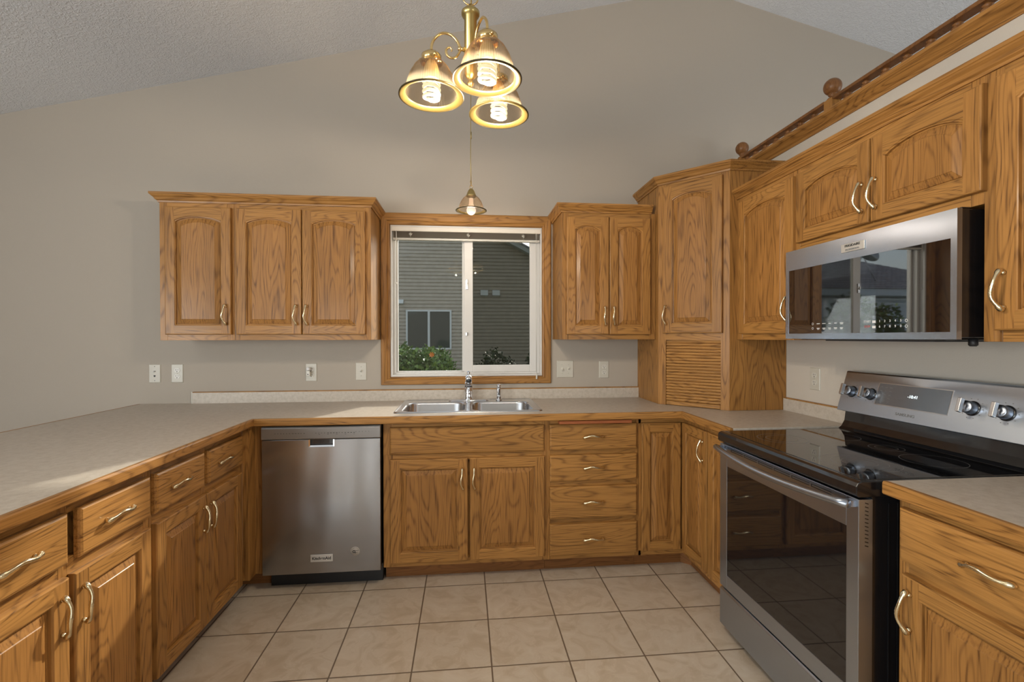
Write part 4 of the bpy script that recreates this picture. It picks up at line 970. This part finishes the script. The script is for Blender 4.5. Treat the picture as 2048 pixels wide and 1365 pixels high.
for (sx_, sy_) in ((.094, -1.783), (.254, -1.892), (.301, -1.685)):
    dv = Vector((sx_ - AX[0], sy_ - AX[1])); R_l = dv.length; dv.normalize()
    def ap(r, h): return (AX[0] + dv.x * r, AX[1] + dv.y * r, RIMZ + h)
    # smooth S arm and scroll
    def smooth(P, n=6):
        out = []; P = [Vector(p) for p in P]
        for i in range(len(P) - 1):
            p0, p1, p2, p3 = P[max(i - 1, 0)], P[i], P[i + 1], P[min(i + 2, len(P) - 1)]
            for k in range(n):
                t = k / n; out.append(0.5 * ((2 * p1) + (-p0 + p2) * t + (2 * p0 - 5 * p1 + 4 * p2 - p3) * t * t + (-p0 + 3 * p1 - 3 * p2 + p3) * t ** 3))
        out.append(P[-1]); return out
    b = MB(); b.tube(smooth([ap(R_l, .125), ap(R_l - .001, .150), ap(R_l - .010, .170), ap(R_l - .030, .186), ap(R_l - .055, .184), ap(R_l - .075, .166), ap(R_l - .084, .145)]), .0040, 10)
    b.tube(smooth([ap(R_l - .084, .148), ap(R_l - .083, .135), ap(R_l - .072, .118), ap(R_l - .058, .115), ap(R_l - .046, .123), ap(R_l - .043, .137), ap(R_l - .052, .146), ap(R_l - .060, .140), ap(R_l - .058, .134)]), [.0036] * 30 + [.0036 - .0001 * k for k in range(19)], 10)
    p = ap(R_l - .084, .143); q = ap(.017, .141); b.tube([p, q], [.0055, .0065], 12); b.lathe([(.0, -.007), (.0065, -.004), (.0065, .004), (.0, .007)], 14, p)
    arm = b.build('arm', BRASS, CH, lc)
    c = (sx_, sy_, RIMZ)
    b = MB(); b.lathe([(.0295, .098), (.0295, .118), (.024, .122), (.018, .128), (.006, .132), (.0, .132)], 32, c); b.lathe([(.030, .099), (.033, .097), (.030, .095)], 32, c, closed=False)
    for a in (-1.2, .9, 3.0): b.lathe([(.0045, 0), (.0045, .006), (.0, .008)], 10, (c[0] + .029 * math.cos(a), c[1] + .029 * math.sin(a), c[2] + .108), M=Matrix.Rotation(a, 4, 'Z') @ Matrix.Rotation(PI / 2, 4, 'Y'))
    b.build('shade_fitter', BRASS, CH, lc)
    sh = shade(CH, c, .0955, .100); sh.location = lc
    b = MB(); b.lathe([(.014, .10), (.020, .085), (.0235, .070), (.0235, .050), (.015, .046), (.0, .046)], 24, c); bb = b.build('bulb_base', plain('cream_bulb_base', (0.75, 0.62, 0.35), 0.5), CH, lc)
    b = MB(); pts = []; turns = 4.0; n = 84
    for i in range(n + 1):
        t = i / n; a = 2 * PI * turns * t + .6; r_ = .0225 if t < .97 else .0225 * (1 - (t - .97) / .03 * .5); pts.append((c[0] + r_ * math.cos(a), c[1] + r_ * math.sin(a), c[2] + .047 - .058 * t))
    b.tube(pts, .0050, 8); e_ = pts[-1]; b.tube([e_, (c[0], c[1], c[2] - .013), (c[0] - .010, c[1] + .006, c[2] - .006)], .0056, 8); b.build('spiral_bulb', TUBE, bb)
    point('bulb_light', (c[0] - .2095 - .0 + .0, c[1] + 1.785, c[2] - 2.05 - .034), BULB, (1.0, .86, .67), .006, CH)
PD = tag(empty('pendant_lamp', (.229, -.41, 2.086)), 'small brass pendant with ribbed glass shade hanging over the sink window', 'lamp')
sh = shade(PD, (0, 0, 0), .0915, .083, m=RIB)
b = MB(); b.lathe([(.028, .080), (.030, .084), (.026, .094), (.019, .112), (.013, .122), (.005, .128), (.0, .129)], 32); b.build('shade_cap', BRASSP, PD)
b = MB(); link_mb(b, (0, 0, .137), .4, .0095, .010, .0016); link_mb(b, (0, 0, .152), 1.9, .0055, .010, .0014); link_mb(b, (-.002, 0, .166), .4, .0045, .009, .0014); b.build('loop', BRASS, PD)
zc2 = cz(.229) - 2.086
b = MB(); b.tube([(0, 0, .150), (-.003, 0, .30), (0, .001, .8), (0, 0, zc2 - .03)], .0021, 8); b.tube([(.0, 0, .42), (0, 0, .46)], .0035, 8); b.tube([(.0, 0, .53), (0, 0, .54)], .0035, 8); b.build('rod', BRASSP, PD)
b = MB(); b.lathe([(.0, zc2 - .05), (.03, zc2 - .04), (.055, zc2 - .018), (.058, zc2 + .014)], 32); b.build('canopy', BRASS, PD)
b = MB(); b.lathe([(.0, -.026)] + [(.0275 * math.sin(t), -.0 - .0265 * math.cos(t)) for t in [PI * k / 14 for k in range(1, 11)]] + [(.013, .04), (.012, .07)], 28, (0, 0, .0)); b.build('bulb', GLOBE, PD)
point('pendant_light', (0, 0, -.045), 2.2, (1.0, .82, .66), .025, PD)

# ------------------------------------------------------------------ outside the sink window
b = MB(); b.box(-30, 30, .6, 45, -.75, -.45); tag(b.build('lawn', LAWN), 'lawn outside the window', 'ground', kind='structure')
HY = 12.0
NH = tag(empty('neighbour_house', (0, HY, -.45)), 'neighbouring house with taupe lap siding, seen through the sink window', 'house')
hl = (0, -HY, .45)
def rake(z): return 1.371 + (4.457 - z) / .5226     # x of the gable's sloping edge at height z
b = MB(); z = -.45; ex = .1143; SP_ = [(.012, .0), (-.016, .0), (-.012, .080), (.010, .092), (.012, .1143)]
while z < 6.6:
    xr0, xr1 = min(rake(z), 5.2), min(rake(z + ex), 5.2)
    b.add([(-4.5, HY + q_[0], z + q_[1]) for q_ in SP_] + [(xr0, HY + q_[0], z + q_[1]) for q_ in SP_], [(k, k + 1, k + 6, k + 5) for k in range(4)]); z += ex
b.add([(-4.5, HY + .02, -.45), (5.2, HY + .02, -.45), (5.2, HY + .02, 2.45), (-2.74, HY + .02, 6.6), (-4.5, HY + .02, 6.6)], [(0, 1, 2, 3, 4)])
b.build('siding_wall', SIDING, NH, hl)
b = MB()
def rk(o, w_, y0, y1, zt=6.7, zb=2.15):
    b.add([(rake(zt) + o, y0, zt), (rake(zb) + o, y0, zb), (rake(zb) + o + w_, y0, zb), (rake(zt) + o + w_, y0, zt), (rake(zt) + o, y1, zt), (rake(zb) + o, y1, zb), (rake(zb) + o + w_, y1, zb), (rake(zt) + o + w_, y1, zt)],
          [(0, 1, 2, 3), (4, 7, 6, 5), (0, 4, 5, 1), (1, 5, 6, 2), (2, 6, 7, 3), (3, 7, 4, 0)])
rk(-.02, .34, HY - .34, HY - .30); b.build('rake_board', SOFF, NH, hl)
b = MB(); rk(-.02, .30, HY - .30, HY + .0); b.build('soffit', TRIMG, NH, hl)
b = MB(); rk(.28, .10, HY - .38, HY + 5); b.build('roof', SHING, NH, hl)
b = MB(); wx0, wx1, wz0, wz1 = -1.671, -.239, .95, 2.21
for (a, c, d_, e_) in ((wx0, wx0 + .055, wz0, wz1), (wx1 - .055, wx1, wz0, wz1), (wx0 + .055, wx1 - .055, wz1 - .05, wz1), (wx0 + .055, wx1 - .055, wz0, wz0 + .05), (-.99, -.92, wz0 + .05, wz1 - .05)): b.box(a, c, HY - .05, HY + .01, d_, e_)
wf = b.build('house_window', TRIMG, NH, hl)
b = MB(); b.box(wx0 + .05, wx1 - .05, HY - .030, HY - .022, wz0 + .04, wz1 - .04); b.build('window_pane', plain('dark_reflecting_glass', (0.035, 0.045, 0.04), 0.05, spec=0.3), wf)
for (vx, vz, s) in ((.81, 2.75, .24), (1.19, 2.75, .24), (-1.83, 2.46, .17)):
    b = MB(); b.box(vx - s / 2, vx + s / 2, HY - .03, HY + .0, vz - s * .45, vz + s * .45)
    b.add([(vx - s / 2, HY - .03, vz + s * .45), (vx + s / 2, HY - .03, vz + s * .45), (vx + s / 2, HY - .13, vz - s * .30), (vx - s / 2, HY - .13, vz - s * .30), (vx - s / 2, HY - .03, vz - s * .45), (vx + s / 2, HY - .03, vz - s * .45)], [(0, 1, 2, 3), (0, 3, 4), (1, 5, 2)])
    b.build('wall_vent', plain('pale_vent', (0.55, 0.55, 0.50), 0.5), NH, hl)

def foliage(name, label, cat, c, rad, n, m, sz=.06, group=None, trunk=None, flower=False):
    e = tag(empty(name, (c[0], c[1], -.45)), label, cat, group); rnd = random.Random(hash(name + str(c[0])) % 1 + int(abs(c[0] * 100)) + 5)
    lo = (-c[0], -c[1], .45); b = MB()
    for i in range(n):
        while True:
            u = Vector((rnd.uniform(-1, 1), rnd.uniform(-1, 1), rnd.uniform(-1, 1)))
            if .25 < u.length < 1: break
        lump = .86 + .08 * math.sin(u.x * 7 + c[0] * 3) + .06 * math.sin(u.y * 9 + u.z * 6)
        p = Vector((c[0] + u.x * rad[0] * lump, c[1] + u.y * rad[1], c[2] + u.z * rad[2] * lump))
        if p.z < -.44: continue
        a = Vector((rnd.uniform(-1, 1), rnd.uniform(-1, 1), rnd.uniform(-.6, 1))).normalized(); w_ = a.cross(Vector((rnd.uniform(-1, 1), rnd.uniform(-1, 1), .3))).normalized()
        s = sz * rnd.uniform(.6, 1.3); b.add([p, p + a * s * .5 + w_ * s * .28, p + a * s, p + a * s * .5 - w_ * s * .28], [(0, 1, 2, 3)])
    b.build('foliage', m, e, lo)
    b = MB(); rr_ = random.Random(3)
    if trunk: b.tube([(c[0], c[1], -.45), (c[0] + .05, c[1], c[2] * .5), (c[0], c[1], c[2])], [trunk, trunk * .8, trunk * .4], 10)
    for k in range(9):
        a = rr_.uniform(0, 2 * PI); b.tube([(c[0], c[1], -.45 if not trunk else c[2] * .4), (c[0] + rad[0] * .4 * math.cos(a), c[1] + rad[1] * .4 * math.sin(a), c[2] - rad[2] * .2), (c[0] + rad[0] * .75 * math.cos(a), c[1] + rad[1] * .75 * math.sin(a), c[2] + rad[2] * .4)], [.02, .012, .005], 6)
    b.build('trunk' if trunk else 'stems', BARK, e, lo)
    if flower:
        b = MB(); q = Vector((-.32, 4.15, 1.07))
        for k in range(7): a = k * .9; b.add([q, q + Vector((.035 * math.cos(a), -.01, .035 * math.sin(a))), q + Vector((.045 * math.cos(a + .3), -.015, .045 * math.sin(a + .3))), q + Vector((.03 * math.cos(a + .6), -.01, .03 * math.sin(a + .6)))], [(0, 1, 2, 3)])
        b.build('flower', ORANGE, e, lo, label='orange flower')
    return e
foliage('garden_bush', 'leafy green bush with an orange flower, outside the left pane of the sink window', 'bush', (-.62, 4.9, .50), (.90, .7, .80), 9000, LEAF, .085, 'bushes under the window', flower=True)
foliage('garden_bush', 'dark low bush outside the right pane of the sink window', 'bush', (.74, 5.3, .42), (.52, .6, .78), 3500, LEAFD, .07, 'bushes under the window')
foliage('garden_bush', 'taller dark bush at the right jamb of the sink window', 'bush', (1.64, 5.4, .50), (.42, .5, .95), 3000, LEAFD, .07, 'bushes under the window')
foliage('tree', 'tree behind the neighbouring roof, top right corner of the sink window', 'tree', (7.6, 23, 6.2), (3.4, 2.2, 2.8), 9000, LEAFT, .22, 'trees', .16)
foliage('tree', 'tree standing behind the low garage to the left of the window', 'tree', (-11.5, 19.5, 5.2), (4.5, 2.6, 3.4), 12000, LEAFT, .26, 'trees', .2)
# low garage to the left, mirrored in the microwave glass
GH = tag(empty('garage_building', (-8.2, 9, -.45)), 'low garage with dark shingled roof and blue grey siding, mirrored in the microwave glass', 'building')
gl2 = (8.2, -9, .45); X0_, X1_ = -12.5, -4.9
b = MB(); z = -.45
while z < 2.5: b.add([(X0_, 9.3, z + .12), (X1_, 9.3, z + .12), (X1_, 9.28, z), (X0_, 9.28, z)], [(0, 1, 2, 3)]); b.add([(X1_, 9.3, z + .12), (X1_, 15, z + .12), (X1_, 15, z), (X1_ + .02, 9.28, z)], [(0, 1, 2, 3)]); z += .12
b.build('siding_wall', SIDING2, GH, gl2)
b = MB(); b.box(X0_ - .3, X1_ + .3, 8.98, 9.02, 2.50, 2.70); b.box(X0_ - .3, X1_ + .3, 9.02, 9.3, 2.49, 2.51); b.build('fascia', plain('pale_blue_fascia', (.80, .85, .9), .5), GH, gl2)
b = MB(); rows = 22
for k in range(rows):
    y0_, y1_ = 8.95 + k * .14, 8.95 + (k + 1) * .14; za, zb_ = 2.70 + k * .066, 2.70 + (k + 1) * .066
    i0, i1 = k * .15, (k + 1) * .15
    b.add([(X0_ - .3 + i0, y0_, za + .015), (X1_ + .3 - i0, y0_, za + .015), (X1_ + .3 - i1, y1_, zb_), (X0_ - .3 + i1, y1_, zb_), (X0_ - .3 + i0, y0_, za - .01), (X1_ + .3 - i0, y0_, za - .01)], [(0, 1, 2, 3), (4, 5, 1, 0)])
b.build('shingle_roof', SHING, GH, gl2)
SD = tag(empty('satellite_dish', (-8.45, 9.5, 2.98)), 'grey satellite dish on tripod legs on the garage roof', 'dish')
b = MB(); b.lathe([(.0, 0), (.15, .015), (.26, .05), (.33, .09)], 32, (0, -.1, .75), M=Matrix.Rotation(math.radians(60), 4, 'X')); b.build('dish_bowl', ALU, SD)
b = MB()
for dx in (-.3, .3): b.tube([(dx, -.12 if dx < 0 else .1, -.03 + (.0 if dx < 0 else .09)), (0, 0, .75)], .018, 8)
b.tube([(0, .3, .20), (0, 0, .75)], .018, 8); b.build('mast', ALU, SD)
foliage('garden_bush', 'tall leafy shrub in front of the low garage to the left', 'bush', (-6.3, 7.2, 1.0), (1.3, .6, 1.5), 5000, LEAF, .12, 'bushes under the window')
